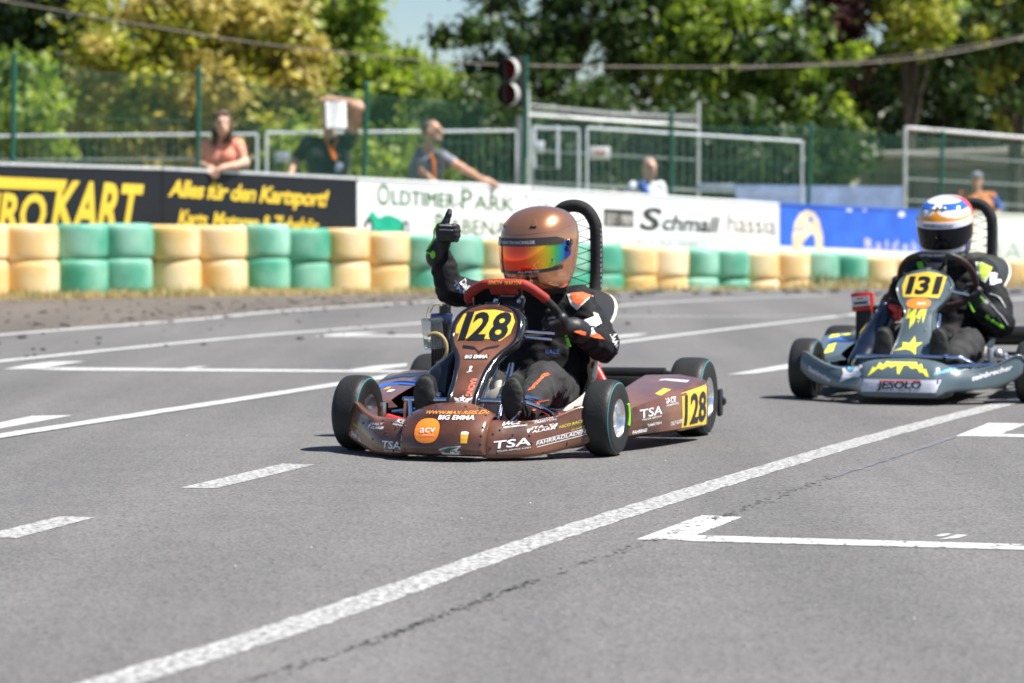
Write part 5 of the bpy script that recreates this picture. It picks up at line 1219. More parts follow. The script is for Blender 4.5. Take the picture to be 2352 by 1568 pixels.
mb = MB(); mb.box((-.04, .30, .15), (.13, .20, .13), Matrix.Rotation(.1, 3, 'X'), .025); mb.tube([(-.02, .37, .21), (-.02, .37, .235)], .022, 12); mb.build("fuel_tank", M_tank, ka)
def radiator(parent, dx, dz, shield, hx):
    mb = MB(); c = (.296 + dx, 0, .30 + dz)
    mb.box(c, (.068, .035, .22), None, .003, 0)
    for k in range(7): mb.box((c[0] - .030 + .010 * k, .020, c[2]), (.0035, .006, .215), None, 0, 1)
    mb.box((c[0], 0, c[2] + .125), (.075, .042, .04), None, .008, 2); mb.box((c[0], 0, c[2] - .118), (.072, .04, .025), None, .006, 2); mb.tube([(c[0] - .012, 0, c[2] + .14), (c[0] - .012, 0, c[2] + .170)], .021, 14, mi=3); mb.tube([(c[0] - .012, 0, c[2] + .168), (c[0] - .012, 0, c[2] + .176)], .010, 8, mi=3)
    mb.tube([(c[0] - .04, -.0, c[2] + .105), (c[0] - .16, -.02, c[2] + .10)], .010, 10, mi=3); mb.tube([(c[0], 0, c[2] - .12), (c[0] - .04, -.02, .08)], .012, 8, mi=4); mb.box((c[0] - .045, -.01, c[2]), (.012, .03, .20), None, .003, 2)
    return mb.build("radiator", [M_fin, M_dkmetal, pm("blue_tinted_tank", (.02, .04, .12), .2, coat=.5), M_black, M_alu], parent)
rad = radiator(ka, 0, .0, None, 0)
M_clear = pm("clear_plastic", (.75, .78, .80), .08); M_clear.node_tree.nodes["Principled BSDF"].inputs["Transmission Weight"].default_value = .92
mb = MB(); mb.box((.312, .05, .375), (.075, .003, .11), Matrix.Rotation(.12, 3, 'Y'), .001); mb.box((.312, .051, .423), (.078, .006, .010), None, .002); mb.build("shield", M_clear, rad)
mb = MB(); mb.tube([(.30 + .045 * math.cos(a) , .055 + .01 * math.sin(a * .5), .325 + .052 * math.sin(a)) for a in np.linspace(.9, 4.6, 22)], .0055, 8); mb.tube(crom([(.335, .02, .47), (.345, .02, .44), (.34, .02, .42)], 4), .002, 6); mb.tube(crom([(.30, .0, .475), (.325, .0, .472), (.34, .0, .445)], 4), .0022, 6); mb.build("hose", M_hose, rad)
sdf_mesh("intake_silencer", [c_((.112, .36, .315), (.150, .40, .235), .026, .055, 0), c_((.150, .40, .235), (.152, .42, .175), .055, .068, 0), c_((.125, .37, .30), (.17, .42, .23), .018, .02, 0)], [M_gblack], .006, .02, 0, 1, ka)
mb = MB()
for k in range(7): mb.box((.24, -.16, .12 + k * .022), (.12, .13, .012), None, .003)
mb.box((.24, -.16, .18), (.10, .11, .16), None, .01); mb.box((.23, -.30, .12), (.14, .14, .12), None, .02); mb.tube([(.24, -.05, .16), (.20, .05, .15)], .03, 12); mb.build("engine", M_dkmetal, ka)

# ------------------------------------------------------------------ driver of 128
def driver(name, label, kart, prims, mats, vox=.0065, seed=3):
    o, b = sdf_mesh(name, prims, mats, vox, .020, .0130, 29, None, seed); o.location = kart.location; o.rotation_euler = kart.rotation_euler
    return tag(o, label, "person"), b
def suit_text(par, bv, s, p0, p1, h, mat, bold=.015, shear=0.0, wv=(0, 0, 1), part="lettering", cast=DN, Y=.9):
    mb = MB(); lay_text(mb, bv, s, (p0[0], Y, p0[1]), (p1[0], Y, p1[1]), h, None, cast, bold, shear, .0025, 0, .02, 1.0, wv); return mb.build(part, mat, par, 0) if mb.v else None
def suit_poly(par, bv, pts, mat, part, off=.002, Y=.9, step=.012):
    mb = MB(); lay_poly(mb, bv, [(-x, z) for x, z in pts], (0, Y, 0), (-1, 0, 0), (0, 0, 1), DN, off, 0, step); return mb.build(part, mat, par, 0) if mb.v else None
dA = [c_((0, -.22, .14), (0, -.20, .16), .12, .12, 1), c_((.0, -.23, .20), (.0, -.28, .42), .112, .118, 0), c_((.06, -.24, .22), (.06, -.28, .42), .10, .10, 0), c_((-.06, -.24, .22), (-.06, -.28, .42), .10, .10, 0), c_((.115, -.27, .475), (-.115, -.27, .475), .060, .060, 0), c_((0, -.24, .50), (0, -.20, .56), .062, .065, 0),
      c_((.125, -.27, .475), (.30, -.14, .522), .060, .050, 0), c_((.312, -.135, .525), (.343, -.118, .655), .051, .037, 0), c_((-.125, -.27, .470), (-.225, -.21, .345), .064, .056, 0), c_((-.238, -.20, .325), (-.185, .005, .395), .055, .038, 0),
      c_((.085, -.17, .155), (.135, .19, .215), .078, .064, 1), c_((.135, .19, .215), (.155, .49, .150), .062, .044, 1), c_((-.085, -.17, .155), (-.140, .19, .222), .080, .066, 1), c_((-.140, .19, .222), (-.165, .48, .150), .064, .045, 1)]
drv, dbv = driver("person", "kart driver in black suit and copper helmet giving a thumbs up", ka, dA, [M_suit, M_suit_g])
for sx in (1, -1): sdf_mesh("boot", [c_((sx * .150, .565, .145), (sx * .152, .575, .235), .034, .030, 0), c_((sx * .150, .53, .145), (sx * .153, .49, .165), .040, .044, 0), ('e', (sx * .151, .603, .190), (.038, .012, .066), 1), ('e', (sx * .151, .575, .205), (.036, .034, .052), 0)], [M_shoe, M_sole], .0045, .012, .003, 60, drv)
# raised fist with the thumb up
fp = [('e', (.322, -.100, .722), (.024, .032, .040), 0), c_((.338, -.090, .745), (.334, -.095, .700), .015, .015, 0)]
for j, z in enumerate((.7485, .7335, .7185, .7045)):
    s = (0, .003, .002, -.004)[j]
    fp += [c_((.330, -.072, z), (.272 - s, -.060, z - .002), .0105, .0100, 0), c_((.272 - s, -.060, z - .002), (.270 - s, -.092, z - .003), .0100, .0095, 0), c_((.270 - s, -.092, z - .003), (.298, -.104, z - .003), .0095, .0085, 0)]
fp += [c_((.330, -.092, .742), (.306, -.080, .766), .0145, .0125, 0), c_((.306, -.080, .766), (.2985, -.082, .788), .0125, .0115, 0), c_((.2985, -.082, .788), (.2965, -.086, .801), .0115, .0095, 0), c_((.326, -.108, .700), (.350, -.116, .655), .029, .036, 0), c_((.350, -.116, .655), (.352, -.117, .640), .040, .042, 0)]
gl, glb = body_glove("glove", fp, drv)
mb = MB()
for j, z in enumerate((.757, .742)): mb.tube(crom([(.325, -.062 + .002 * j, z - .006), (.30, -.052, z - .006), (.272, -.050, z - .008)], 4), .0024, 6)
mb.build("knuckle_piping", M_gpipe, gl)
mb = MB(); mb.tube(crom([(.341, -.086, .762), (.350, -.074, .735), (.352, -.076, .705), (.374, -.080, .672)], 5), .0034, 6); mb.sphere((.352, -.068, .648), (.010, .006, .014), 10); mb.tube(crom([(.374, -.085, .672), (.385, -.09, .66), (.362, -.072, .650)], 4), .003, 6); mb.build("cuff_strap", M_neon, gl)
# left hand closed round the wheel rim
def grip_hand(c, parent, sgn=-1, dirv=(0, .707, .707)):
    c = np.array(c); t = np.array(dirv) / np.linalg.norm(dirv); out = np.array([sgn, 0, 0.]); nrm = np.cross(t, out); nrm = nrm if nrm[1] > 0 else -nrm   # nrm: towards the front of the kart
    pr = [c_(tuple(c + out * .030 - nrm * .004 - t * .028), tuple(c + out * .030 - nrm * .004 + t * .026), .021, .022, 0)]
    for k in (-1.5, -.5, .5, 1.5):
        b = c + t * k * .0185; a0 = b + out * .022 + nrm * .014; a1 = b - out * .004 + nrm * .027; a2 = b - out * .026 + nrm * .012; a3 = b - out * .024 - nrm * .010
        pr += [c_(tuple(a0), tuple(a1), .0115, .0108, 0), c_(tuple(a1), tuple(a2), .0108, .0100, 0), c_(tuple(a2), tuple(a3), .0100, .0085, 0)]
    th0 = c + out * .026 - nrm * .012 + t * .030; th1 = c + out * .004 - nrm * .024 + t * .042; th2 = c - out * .016 - nrm * .018 + t * .046
    pr += [c_(tuple(th0), tuple(th1), .014, .012, 0), c_(tuple(th1), tuple(th2), .012, .010, 0)]
    return pr
hw = (-.135, .068, .412); wr = (-.186, .004, .396)
gl2, glb2 = body_glove("glove", grip_hand(hw, drv) + [c_((-.160, .050, .408), (-.178, .015, .399), .030, .034, 0), c_(wr, (-.196, -.03, .384), .040, .043, 0)], drv)
mb = MB(); mb.tube(crom([(-.150, .078, .440), (-.168, .060, .432), (-.180, .052, .41), (-.178, .046, .385), (-.168, .05, .370)], 5), .0036, 6); mb.sphere((-.182, .055, .405), (.008, .006, .016), 8); mb.box((-.176, .04, .350), (.012, .006, .034), Matrix.Rotation(.3, 3, 'Y'), .003); mb.build("cuff_strap", M_neon, gl2)
mb = MB(); mb.tube(crom([(-.122, .094, .434), (-.140, .098, .437), (-.158, .088, .436)], 4), .0028, 6); mb.build("knuckle_piping", M_gpipe, gl2)
# suit panels and writing
suit_poly(drv, dbv, [(-.098, .508), (-.150, .512), (-.180, .502), (-.165, .480), (-.148, .462), (-.140, .452), (-.118, .470)], M_suit_w, "white_panel"); suit_poly(drv, dbv, [(-.110, .510), (-.150, .514), (-.178, .503), (-.160, .482), (-.146, .468), (-.124, .482)], M_suit_o, "orange_panel", .004)
suit_poly(drv, dbv, [(-.198, .446), (-.214, .440), (-.238, .395), (-.252, .372), (-.236, .378), (-.214, .410)], M_suit_w, "white_panel"); suit_poly(drv, dbv, [(-.196, .388), (-.222, .392), (-.250, .378), (-.266, .356), (-.250, .362), (-.222, .375)], M_suit_o, "orange_panel")
suit_text(drv, dbv, 'DAMO', (-.270, .370), (-.292, .318), .014, M_suit_w, .02, wv=(-.6, 0, .3))
suit_text(drv, dbv, 'DaBa', (.268, .548), (.232, .506), .018, M_gpipe, .01, wv=(-.5, 0, .85)); suit_text(drv, dbv, 'ER', (.256, .517), (.240, .494), .016, M_gpipe, .01, wv=(-.5, 0, .85)); suit_text(drv, dbv, 'TM', (.288, .545), (.262, .512), .014, pm("navy_print", (.03, .05, .16), .6), .02, wv=(-.5, 0, .85))
nav = pm("royal_blue_print", (.03, .07, .30), .6); suit_text(drv, dbv, 'no', (-.120, .350), (-.155, .350), .016, nav, .02); suit_text(drv, dbv, 'RACE', (-.04, .30), (-.085, .30), .016, nav, .01)
for (a, b) in (((-.168, .255), (-.156, .205)), ((-.205, .175), (-.195, .145))): suit_text(drv, dbv, 'damo', a, b, .018, M_suit_o, .05, wv=(-.8, 0, .2))
sdf_mesh("neck_brace", [c_((.075, -.20, .535), (.03, -.13, .525), .022, .022, 0), c_((.03, -.13, .525), (-.03, -.13, .525), .022, .022, 0), c_((-.03, -.13, .525), (-.08, -.20, .535), .022, .022, 0), c_((-.08, -.20, .535), (-.05, -.28, .55), .024, .024, 0), c_((-.05, -.28, .55), (.05, -.28, .55), .024, .024, 0), c_((.05, -.28, .55), (.075, -.20, .535), .024, .024, 0)], [M_foam], .006, .01, 0, 1, drv)
# copper helmet
M_copper = pm("satin_copper_paint", (.64, .28, .14), .25, .80, var=.03, scale=6, coat=.9); M_copper_d = pm("dark_copper_line", (.22, .10, .06), .4, .5); M_lining = pm("dark_lining", (.01, .01, .01), .9)  # helmet seam lines are a darker copper
def paintA(a, z): return 0
HA = Helmet(drv, (-.022, -.130, .6735), math.radians(17), math.radians(5), 0, [M_copper, M_copper_d, M_lining], paintA, 1.03)
def irisA(az, v):
    st = [(-92, (.01, .04, .50)), (-78, (.01, .10, .62)), (-68, (.02, .38, .58)), (-58, (.06, .55, .14)), (-48, (.42, .62, .03)), (-38, (.88, .50, .03)), (-26, (.90, .24, .03)), (-14, (.88, .07, .02)), (0, (.84, .05, .02)), (16, (.86, .09, .02)), (30, (.9, .26, .02)), (42, (.92, .48, .04)), (52, (.45, .62, .06)), (64, (.30, .60, .12)), (92, (.1, .3, .4))]
    return tuple(np.interp(az, [s[0] for s in st], [s[1][k] for s in st]) for k in range(3))
M_iris = iris_mat()
HA.patch("visor", [M_iris], -92, 92, lambda a: -.063 + .026 * max(abs(a) / 92 - .40, 0) ** 1.3 * 3, lambda a: .024 + .008 * (abs(a) / 92) ** 4, .0045, 60, 10, irisA)
HA.patch("visor_strip", [pm("bronze_strip", (.055, .038, .032), .25, .4, coat=.4)], -74, 78, lambda a: .018, lambda a: .045 - .010 * max(abs(a) / 74 - .8, 0) * 5, .0065, 40, 4)
HA.patch("visor_trim", [M_gblack], -72, 86, lambda a: -.075 + .014 * (abs(a) / 90) ** 2, lambda a: -.063 + .016 * (abs(a) / 90) ** 2, .006, 40, 3)
for a in (-20, 12): HA.patch("chin_vent", [M_gblack], a - 9, a + 7, lambda q: -.096, lambda q: -.088, .0015, 8, 2)
for a in (-26, 42):
    HA.patch("top_vent", [M_gblack], a - 4, a + 6, lambda q: .078, lambda q, a=a: .081 + .016 * max(0, 1 - abs(q - a - 1) / 5), .003, 8, 4); HA.patch("vent_cap", [M_copper], a - 5, a + 3, lambda q: .083, lambda q, a=a: .087 + .020 * max(0, 1 - abs(q - a + 1) / 4), .006, 8, 4)
mb = MB(); mb.tube([HA.X(hpt(math.radians(a), .066 - .010 * math.cos(math.radians(a * 1.5)), .0)) for a in range(-100, 101, 5)], .0009, 5); mb.tube([HA.X(hpt(math.radians(-104 - 26 * k / 20), -.06 + .17 * k / 20, .0)) for k in range(21)], .0011, 5); mb.build("shell_seam", M_copper_d, HA.o)
mb = MB()
for a, z, r in ((-86, .020, .012), (-82, -.002, .010), (86, .020, .012)):
    mb = MB(); p = Vector(HA.X(hpt(math.radians(a), z, .004))); q = Vector(HA.X(hpt(math.radians(a), z, .012))); mb.tube([p, q], r, 14); mb.build("visor_pivot", M_gblack, HA.o)
mb = MB()
for a, z in ((-86, .020), (-82, -.002)): mb.sphere(HA.X(hpt(math.radians(a), z, .013)), .005, 8)
p = HA.X(hpt(math.radians(-52), -.033, .006)); mb.sphere(p, .006, 8); p = HA.X(hpt(math.radians(88), -.02, .006)); mb.sphere(p, .006, 8); mb.build("screws", M_chrome, HA.o)
mb = MB(); u = Vector(HA.X(hpt(math.radians(30), .041))); v = Vector(HA.X(hpt(math.radians(-35), .041)))
def helm_text(H, s, a0, a1, z, h, mat, bold=.01, off=.0075):
    a, f = text2d(s, bold); vv = [(p[0], p[1] * h) for p in a]; v_, f_ = grid_cut(vv, f, .08); mb = MB()
    mb.add([H.X(hpt(math.radians(a0 + (a1 - a0) * x), z + y, off)) for x, y in v_], f_, 0, False); return mb.build("lettering", mat, H.o, 0)
helm_text(HA, 'WWW.MARTIN-RACING.DE', 40, -28, .026, .010, P_silver); helm_text(HA, 'ALPINE', -4, -32, -.071, .006, P_silver, .02, .0075)

# ================================================================== KART 131
KB = (1.8985, 12.56, math.radians(161))
kb = tag(empty("racing_kart", (KB[0], KB[1], 0), KB[2]), "slate grey racing kart with yellow plate 131 at the right edge", "kart")
wheel(kb, .485, .50, .130, .105, math.radians(-2), M_gold); wheel(kb, -.485, .50, .130, .105, math.radians(-2), M_gold); wheel(kb, .54, -.50, .140, .15); wheel(kb, -.54, -.50, .140, .15)
chassis(kb, 0, .485, .5, M_dkmetal)
half = [(.0, .885, .030, .770, .190), (.06, .884, .030, .772, .189), (.12, .880, .031, .775, .184), (.158, .870, .034, .772, .174), (.185, .835, .048, .755, .162), (.225, .800, .056, .735, .150), (.28, .770, .060, .715, .148), (.33, .735, .064, .695, .156), (.38, .700, .072, .665, .174), (.42, .672, .086, .642, .193), (.45, .650, .104, .624, .208), (.470, .635, .120, .612, .205), (.482, .622, .135, .606, .185)]
nb = MB(); st = stations([(-a, b, c, d, e) for a, b, c, d, e in reversed(half)] + half[1:], 4)
nb.loft([[(.008 + p[0], p[1], p[2]) for p in nose_section(*s)] for s in st], False, 0)
for s in (st[0], st[-1]):
    e = nose_section(*s); nb.add([(.008 + p[0], p[1], p[2]) for p in e], [tuple(range(len(e)))], 0, False)
noseB = nb.build("front_bumper", M_grey, kb, 50); nB = nb.bvh()
mb = MB(); mb.box((.008, .72, .038), (.36, .26, .02), None, .005); mb.tube([(-.40, .64, .075), (.40, .64, .075)], .012, 8); mb.build("skid_plate", M_black, noseB)
nose_poly(noseB, nB, [[(-.170, .060), (.170, .060), (.152, .008), (-.158, .008)]], P_silver, "name_plate", o=(.006, .048), Y=1.0)
q = nose_text(noseB, nB, 'JESOLO', (.098, .070), (-.086, .073), .030, P_black, .03, .12, Y=1.0); q.location = (0, .0012, 0); q = nose_text(noseB, nB, 'KART RACING TEAM', (.098, .062), (-.080, .063), .005, P_black, .0, Y=1.0); q.location = (0, .0012, 0)
nose_poly(noseB, nB, [[(-.084, 0), (.092, .003), (.090, .008), (-.082, .005)]], P_red, "red_line", o=(.006, .0975), Y=1.0, off=.003)
nose_text(noseB, nB, 'teinbrecher', (-.275, .100), (-.425, .146), .021, P_white, .02, .15, Y=1.0); nose_text(noseB, nB, 'Steinbrecher', (.440, .128), (.325, .082), .020, P_white, .02, .15, Y=1.0)
nose_text(noseB, nB, 'memphis', (-.135, .126), (-.262, .160), .018, P_sky, .02, .15, Y=1.0); nose_text(noseB, nB, 'Elektrotechnik', (-.195, .132), (-.285, .153), .007, P_white, .0, .1, Y=1.0)
nose_poly(noseB, nB, [[(-.058, -.035), (.002, -.012), (.040, -.008), (.052, .006), (.036, .016), (.050, .034), (.040, .040), (.004, .034), (-.03, .030), (-.052, .020), (-.044, .0)]], P_white, "white_emblem", o=(.222, .122), Y=1.0); nose_poly(noseB, nB, [disc2d(.018, .008, 14)], P_sky, "blue_emblem", o=(.232, .143), Y=1.0, off=.003)
sunp = [(-.145, .0), (-.125, .038), (-.112, .034), (-.10, .056), (-.085, .048), (-.06, .066), (-.048, .052), (-.03, .070), (-.016, .066), (-.002, .012), (.012, .066), (.03, .070), (.04, .050), (.055, .066), (.068, .046), (.085, .056), (.095, .038), (.11, .040), (.128, .0), (.108, .018), (.098, .010), (.084, .030), (.066, .022), (.048, .034), (.032, .028), (.02, .042), (.006, .040), (-.004, -.0), (-.014, .040), (-.03, .042), (-.048, .028), (-.06, .040), (-.084, .022), (-.098, .034), (-.115, .012), (-.13, .016)]
sunp = [(-.130, .0), (-.112, .040), (-.10, .034), (-.086, .058), (-.070, .046), (-.052, .074), (.060, .074), (.075, .046), (.09, .054), (.102, .032), (.112, .034), (.128, .002), (.116, .004), (.100, .020), (.088, .018), (.074, .036), (.05, .034), (.034, .048), (.016, .046), (.004, .012), (-.004, .012), (-.012, .048), (-.034, .036), (-.048, .044), (-.07, .028), (-.088, .034), (-.108, .016)]
nose_poly(noseB, nB, [sunp], P_star, "yellow_burst", o=(.012, .118), Y=1.0)
rowsB = [(.176, .650, .060), (.187, .645, .078), (.21, .622, .086), (.235, .594, .080), (.27, .554, .071), (.32, .510, .063), (.36, .475, .058), (.39, .452, .066), (.415, .420, .086), (.437, .398, .100), (.465, .372, .112), (.49, .352, .114), (.515, .332, .102), (.535, .318, .080), (.550, .306, .048), (.556, .300, .018)]
fo2, fb2 = fairing(kb, rowsB, .004, M_grey, M_grey, .016, .008, .07)
nose_poly(fo2, fb2, [[(-.100, .050), (-.088, .094), (-.04, .105), (.008, .112), (.05, .104), (.088, .090), (.078, .03), (.068, .0), (.03, .003), (-.05, .004), (-.088, .004)]], P_yel, "number_plate", o=(.0, .434), Y=.8)
for ch, a, b in (('1', .080, .052), ('3', .040, -.018), ('1', -.036, -.066)):
    q = nose_text(fo2, fb2, ch, (a, .453), (b, .454), .070, P_black, .035, .12, "number", Y=.8); q.location = (0, .0012, .0008)
nose_poly(fo2, fb2, [disc2d(.053, .021, 28, (0, 0), 2.4)], P_or, "orange_badge", o=(.014, .412), Y=.8); q = nose_text(fo2, fb2, 'acv', (.018, .406), (-.020, .407), .014, P_white, .02, Y=.8); q.location = (0, .001, 0)
nose_poly(fo2, fb2, [[(-.058, 0), (-.03, 0), (-.035, -.02), (-.012, 0), (-.002, 0), (-.012, -.075), (.008, -.008), (.018, 0), (.040, 0), (.032, -.06), (.022, -.02), (.012, -.06), (.0, -.025), (-.022, -.085), (-.026, -.035), (-.052, -.045)]], P_star, "yellow_burst", o=(.012, .388), Y=.8)
nose_poly(fo2, fb2, [[(-.075, -.012), (-.035, .004), (-.040, .024), (-.008, .020), (.008, .050), (.016, .022), (.046, .024), (.022, .004), (.028, -.026), (.002, -.008), (-.022, -.004)]], P_star, "yellow_star", o=(.012, .226), Y=.8)
mb = MB()
for x, z in ((-.088, .512), (-.108, .476), (-.074, .432), (-.058, .43), (-.035, .30), (-.05, .235), (-.045, .20), (.002, .345)):
    h = fb2.ray_cast(Vector((x, 1, z)), Vector((0, -1, 0)))
    if h[0] is not None: mb.sphere(tuple(h[0]), .0055, 8)
mb.build("panel_screws", M_chrome, fo2)
pB, pBb = side_pod(kb, 1, 0, .025, M_grey, M_grey, (.36, .32, .16, 0, -.16, -.28, -.33)); pB2, _b = side_pod(kb, -1, 0, .02, M_grey, M_grey, (.36, .32, .16, 0, -.16, -.28, -.33))
top_poly(pB, pBb, [(.385, .0), (.50, .02), (.52, -.08), (.385, -.10)], P_blue, "blue_stripe"); top_poly(pB, pBb, [(.40, -.13), (.44, -.12), (.46, -.18), (.50, -.17), (.45, -.25), (.45, -.20), (.41, -.21)], P_star, "yellow_flash"); top_poly(pB, pBb, [(.48, -.13), (.53, -.12), (.54, -.24), (.50, -.22)], P_star, "yellow_flash"); top_poly(pB, pBb, [(.42, .27), (.46, .29), (.47, .16), (.48, .10), (.45, .06), (.44, .14)], P_star, "yellow_flash")
seat(kb, .06, -.01, 1.06); hoop(kb, -.042, -.60, .848, .090, .48, .0255)
mb = MB(); c0 = (-.006, .085, .502)
mb.tube(crom(ring_path([(.062, .160), (.110, .138), (.150, .078), (.166, 0), (.15, -.08), (.1, -.138), (0, -.160), (-.1, -.138), (-.15, -.08), (-.168, 0), (-.155, .078), (-.118, .135), (-.075, .160)], c0), 5), .0145, 10, mi=1); mb.tube(ring_path([(.075, .154), (.05, .163), (-.065, .163), (-.09, .152)], c0), .0165, 10, mi=0)
for x in (-.05, .05): mb.tube(ring_path([(x * .4, -.01), (x, .15)], c0), .009, 8, mi=0)
mb.tube(ring_path([(0, 0), (0, -.15)], c0), .009, 8, mi=0); mb.lathe([(.0, .012), (.03, .012), (.034, 0), (.03, -.02), (.0, -.02)], c0, (0, -.707, .707), 16, mi=0); mb.box((c0[0], c0[1] + .07, c0[2] + .05), (.10, .03, .06), Matrix.Rotation(.6, 3, 'X'), .008, mi=0)
swb = mb.build("steering_wheel", [M_black, M_leather], kb); gbv = mb.bvh()
mb = MB(); lay_text(mb, gbv, 'OTTO-KART', (.05, .8, .612), (-.065, .8, .612), .008, None, DN, .02, 0, .0012, 0, .01); mb.build("lettering", P_silver, swb, 0)
mb = MB(); mb.tube([(0, .10, .48), (.0, .38, .27), (.0, .54, .14)], .011, 10); mb.tube([(-.06, .34, .36), (-.085, .56, .17)], .010, 10); mb.tube([(.06, .34, .36), (.085, .56, .17)], .010, 10); mb.tube([(-.105, .33, .465), (-.165, .22, .445)], .006, 8); mb.build("steering_column", M_chrome, kb)
mb = MB(); mb.tube(crom([(-.30, .54, .12), (-.22, .63, .185), (-.16, .65, .192), (.18, .65, .192), (.24, .63, .18), (.28, .54, .12)], 4), .010, 10); mb.tube([(-.16, .70, .155), (-.36, .62, .165)], .008, 8); mb.sphere((-.145, .655, .195), .014, 8); mb.build("front_bumper_bar", M_chrome, kb)
mb = MB(); mb.tube(crom([(.60, -.66, .12), (.56, -.75, .12), (.3, -.79, .12), (-.3, -.79, .12), (-.56, -.75, .12), (-.60, -.66, .12)], 4), .035, 10); mb.tube([(-.12, -.74, .23), (-.50, -.74, .235)], .045, 12); mb.build("rear_bumper", M_black, kb)
radB = radiator(kb, .045, -.025, None, 0)
mb = MB(); mb.box((.348, .030, .405), (.085, .012, .082), Matrix.Rotation(.10, 3, 'Y'), .004); mb.box((.302, .0, .400), (.006, .05, .09), None, .002); shb = mb.build("shield", pm("red_shield", (.55, .045, .035), .4, var=.1, scale=20), radB)
mb = MB(); mb.box((.348, .038, .408), (.083, .003, .042), Matrix.Rotation(.10, 3, 'Y')); mb.build("white_label", P_white, shb); mb = MB(); mb.box((.348, .0405, .400), (.06, .002, .010), Matrix.Rotation(.10, 3, 'Y')); mb.box((.352, .0405, .419), (.03, .002, .006), Matrix.Rotation(.10, 3, 'Y'), 0, 1); mb.build("label_print", [P_black, P_red], shb)
mb = MB(); mb.tube(crom([(.315, .03, .31), (.345, .06, .26), (.335, .07, .20), (.315, .08, .16)], 5), .004, 8); mb.tube(crom([(.31, .12, .22), (.315, .13, .18), (.32, .14, .14)], 4), .006, 8); mb.build("hose", M_hose, radB)
sdf_mesh("intake_silencer", [c_((.19, .30, .33), (.235, .36, .22), .050, .058, 0), c_((.235, .36, .22), (.26, .42, .15), .058, .062, 0), c_((.185, .29, .37), (.19, .29, .39), .026, .026, 0)], [M_navy], .007, .02, 0, 1, kb)
sdf_mesh("carburettor", [c_((.130, .30, .378), (.155, .30, .392), .022, .016, 0), c_((.125, .30, .345), (.13, .30, .372), .017, .018, 0), c_((.130, .30, .345), (.150, .30, .345), .014, .014, 0)], [M_redp], .005, .008, .004, 60, kb)
mb = MB(); mb.box((.24, -.16, .20), (.12, .13, .18), None, .01); mb.box((.24, -.30, .14), (.14, .14, .12), None, .02); mb.tube(crom([(.11, .29, .40), (.165, .28, .425), (.19, .27, .36)], 4), .008, 8); mb.build("engine", M_dkmetal, kb)
mb = MB(); mb.box((-.02, .32, .17), (.13, .20, .13), None, .025); mb.build("fuel_tank", M_tank, kb)
mb = MB(); mb.sphere((-.33, .42, .20), .022, 10); mb.sphere((-.36, .43, .195), .014, 8); mb.tube([(-.33, .42, .20), (-.42, .47, .15)], .008, 8); mb.box((-.285, .30, .17), (.02, .12, .10), None, .008); mb.build("brake_master", M_alu, kb)

dB = [c_((0, -.24, .18), (0, -.22, .20), .125, .125, 1), c_((.0, -.25, .24), (.0, -.31, .48), .12, .128, 0), c_((.065, -.26, .26), (.065, -.31, .48), .105, .105, 0), c_((-.065, -.26, .26), (-.065, -.31, .48), .105, .105, 0), c_((.125, -.29, .535), (-.125, -.29, .535), .066, .066, 0), c_((0, -.26, .56), (0, -.22, .62), .066, .068, 0),
      c_((.14, -.29, .53), (.235, -.15, .38), .068, .058, 0), c_((.24, -.15, .37), (.165, .07, .47), .058, .042, 0), c_((-.14, -.29, .53), (-.225, -.19, .38), .070, .064, 0), c_((-.235, -.17, .315), (-.200, .02, .365), .066, .048, 0), c_((-.225, -.19, .38), (-.235, -.17, .31), .064, .066, 0),
      c_((.09, -.18, .19), (.15, .22, .25), .082, .066, 1), c_((.15, .22, .25), (.14, .50, .185), .064, .046, 1), c_((-.09, -.18, .19), (-.165, .23, .228), .084, .070, 1), c_((-.165, .23, .228), (-.15, .50, .18), .068, .046, 1)]
drvB, dbB = driver("person", "kart driver in dark suit, white helmet with blue and orange stripes", kb, dB, [M_suit, M_suit_g], .0075, 12)
for sx in (.128, -.108): sdf_mesh("boot", [c_((sx, .575, .185), (sx, .585, .285), .036, .032, 0), c_((sx, .54, .185), (sx * 1.03, .50, .20), .042, .046, 0), ('e', (sx, .612, .235), (.040, .012, .072), 1), ('e', (sx, .585, .25), (.038, .035, .055), 0)], [M_shoe, M_sole], .005, .012, .003, 60, drvB)
gB, _g = body_glove("glove", grip_hand((-.150, .045, .437), drvB) + [c_((-.175, .035, .425), (-.190, .010, .395), .032, .038, 0), c_((-.195, .02, .385), (-.20, -.02, .365), .044, .048, 0)], drvB, .0035)
mb = MB(); mb.tube(crom([(-.160, .075, .455), (-.185, .065, .44), (-.205, .05, .41), (-.195, .06, .375)], 5), .004, 6); mb.tube(crom([(-.145, .085, .41), (-.155, .08, .385), (-.165, .075, .365)], 4), .004, 6); mb.sphere((-.165, .06, .468), .008, 8); mb.build("cuff_strap", M_neon, gB)
gB2, _g = body_glove("glove", grip_hand((.150, .055, .480), drvB, 1) + [c_((.175, .05, .475), (.172, .04, .47), .034, .04, 0)], drvB, .0035)
suit_poly(drvB, dbB, [(-.118, .580), (-.150, .578), (-.19, .555), (-.185, .52), (-.172, .490), (-.150, .502), (-.128, .535)], M_suit_w, "white_panel"); suit_poly(drvB, dbB, [(-.132, .578), (-.158, .572), (-.192, .555), (-.182, .52), (-.170, .500), (-.150, .512)], pm("lime_suit_panel", (.48, .72, .06), .7, var=.06), "lime_panel", .004)
suit_poly(drvB, dbB, [(-.184, .530), (-.222, .535), (-.236, .490), (-.196, .478)], P_silver, "sponsor_patch", .003); suit_text(drvB, dbB, 'ORMO', (-.198, .488), (-.228, .494), .018, P_black, .02); suit_text(drvB, dbB, 'OMP', (-.196, .515), (-.218, .518), .007, P_red, .02)
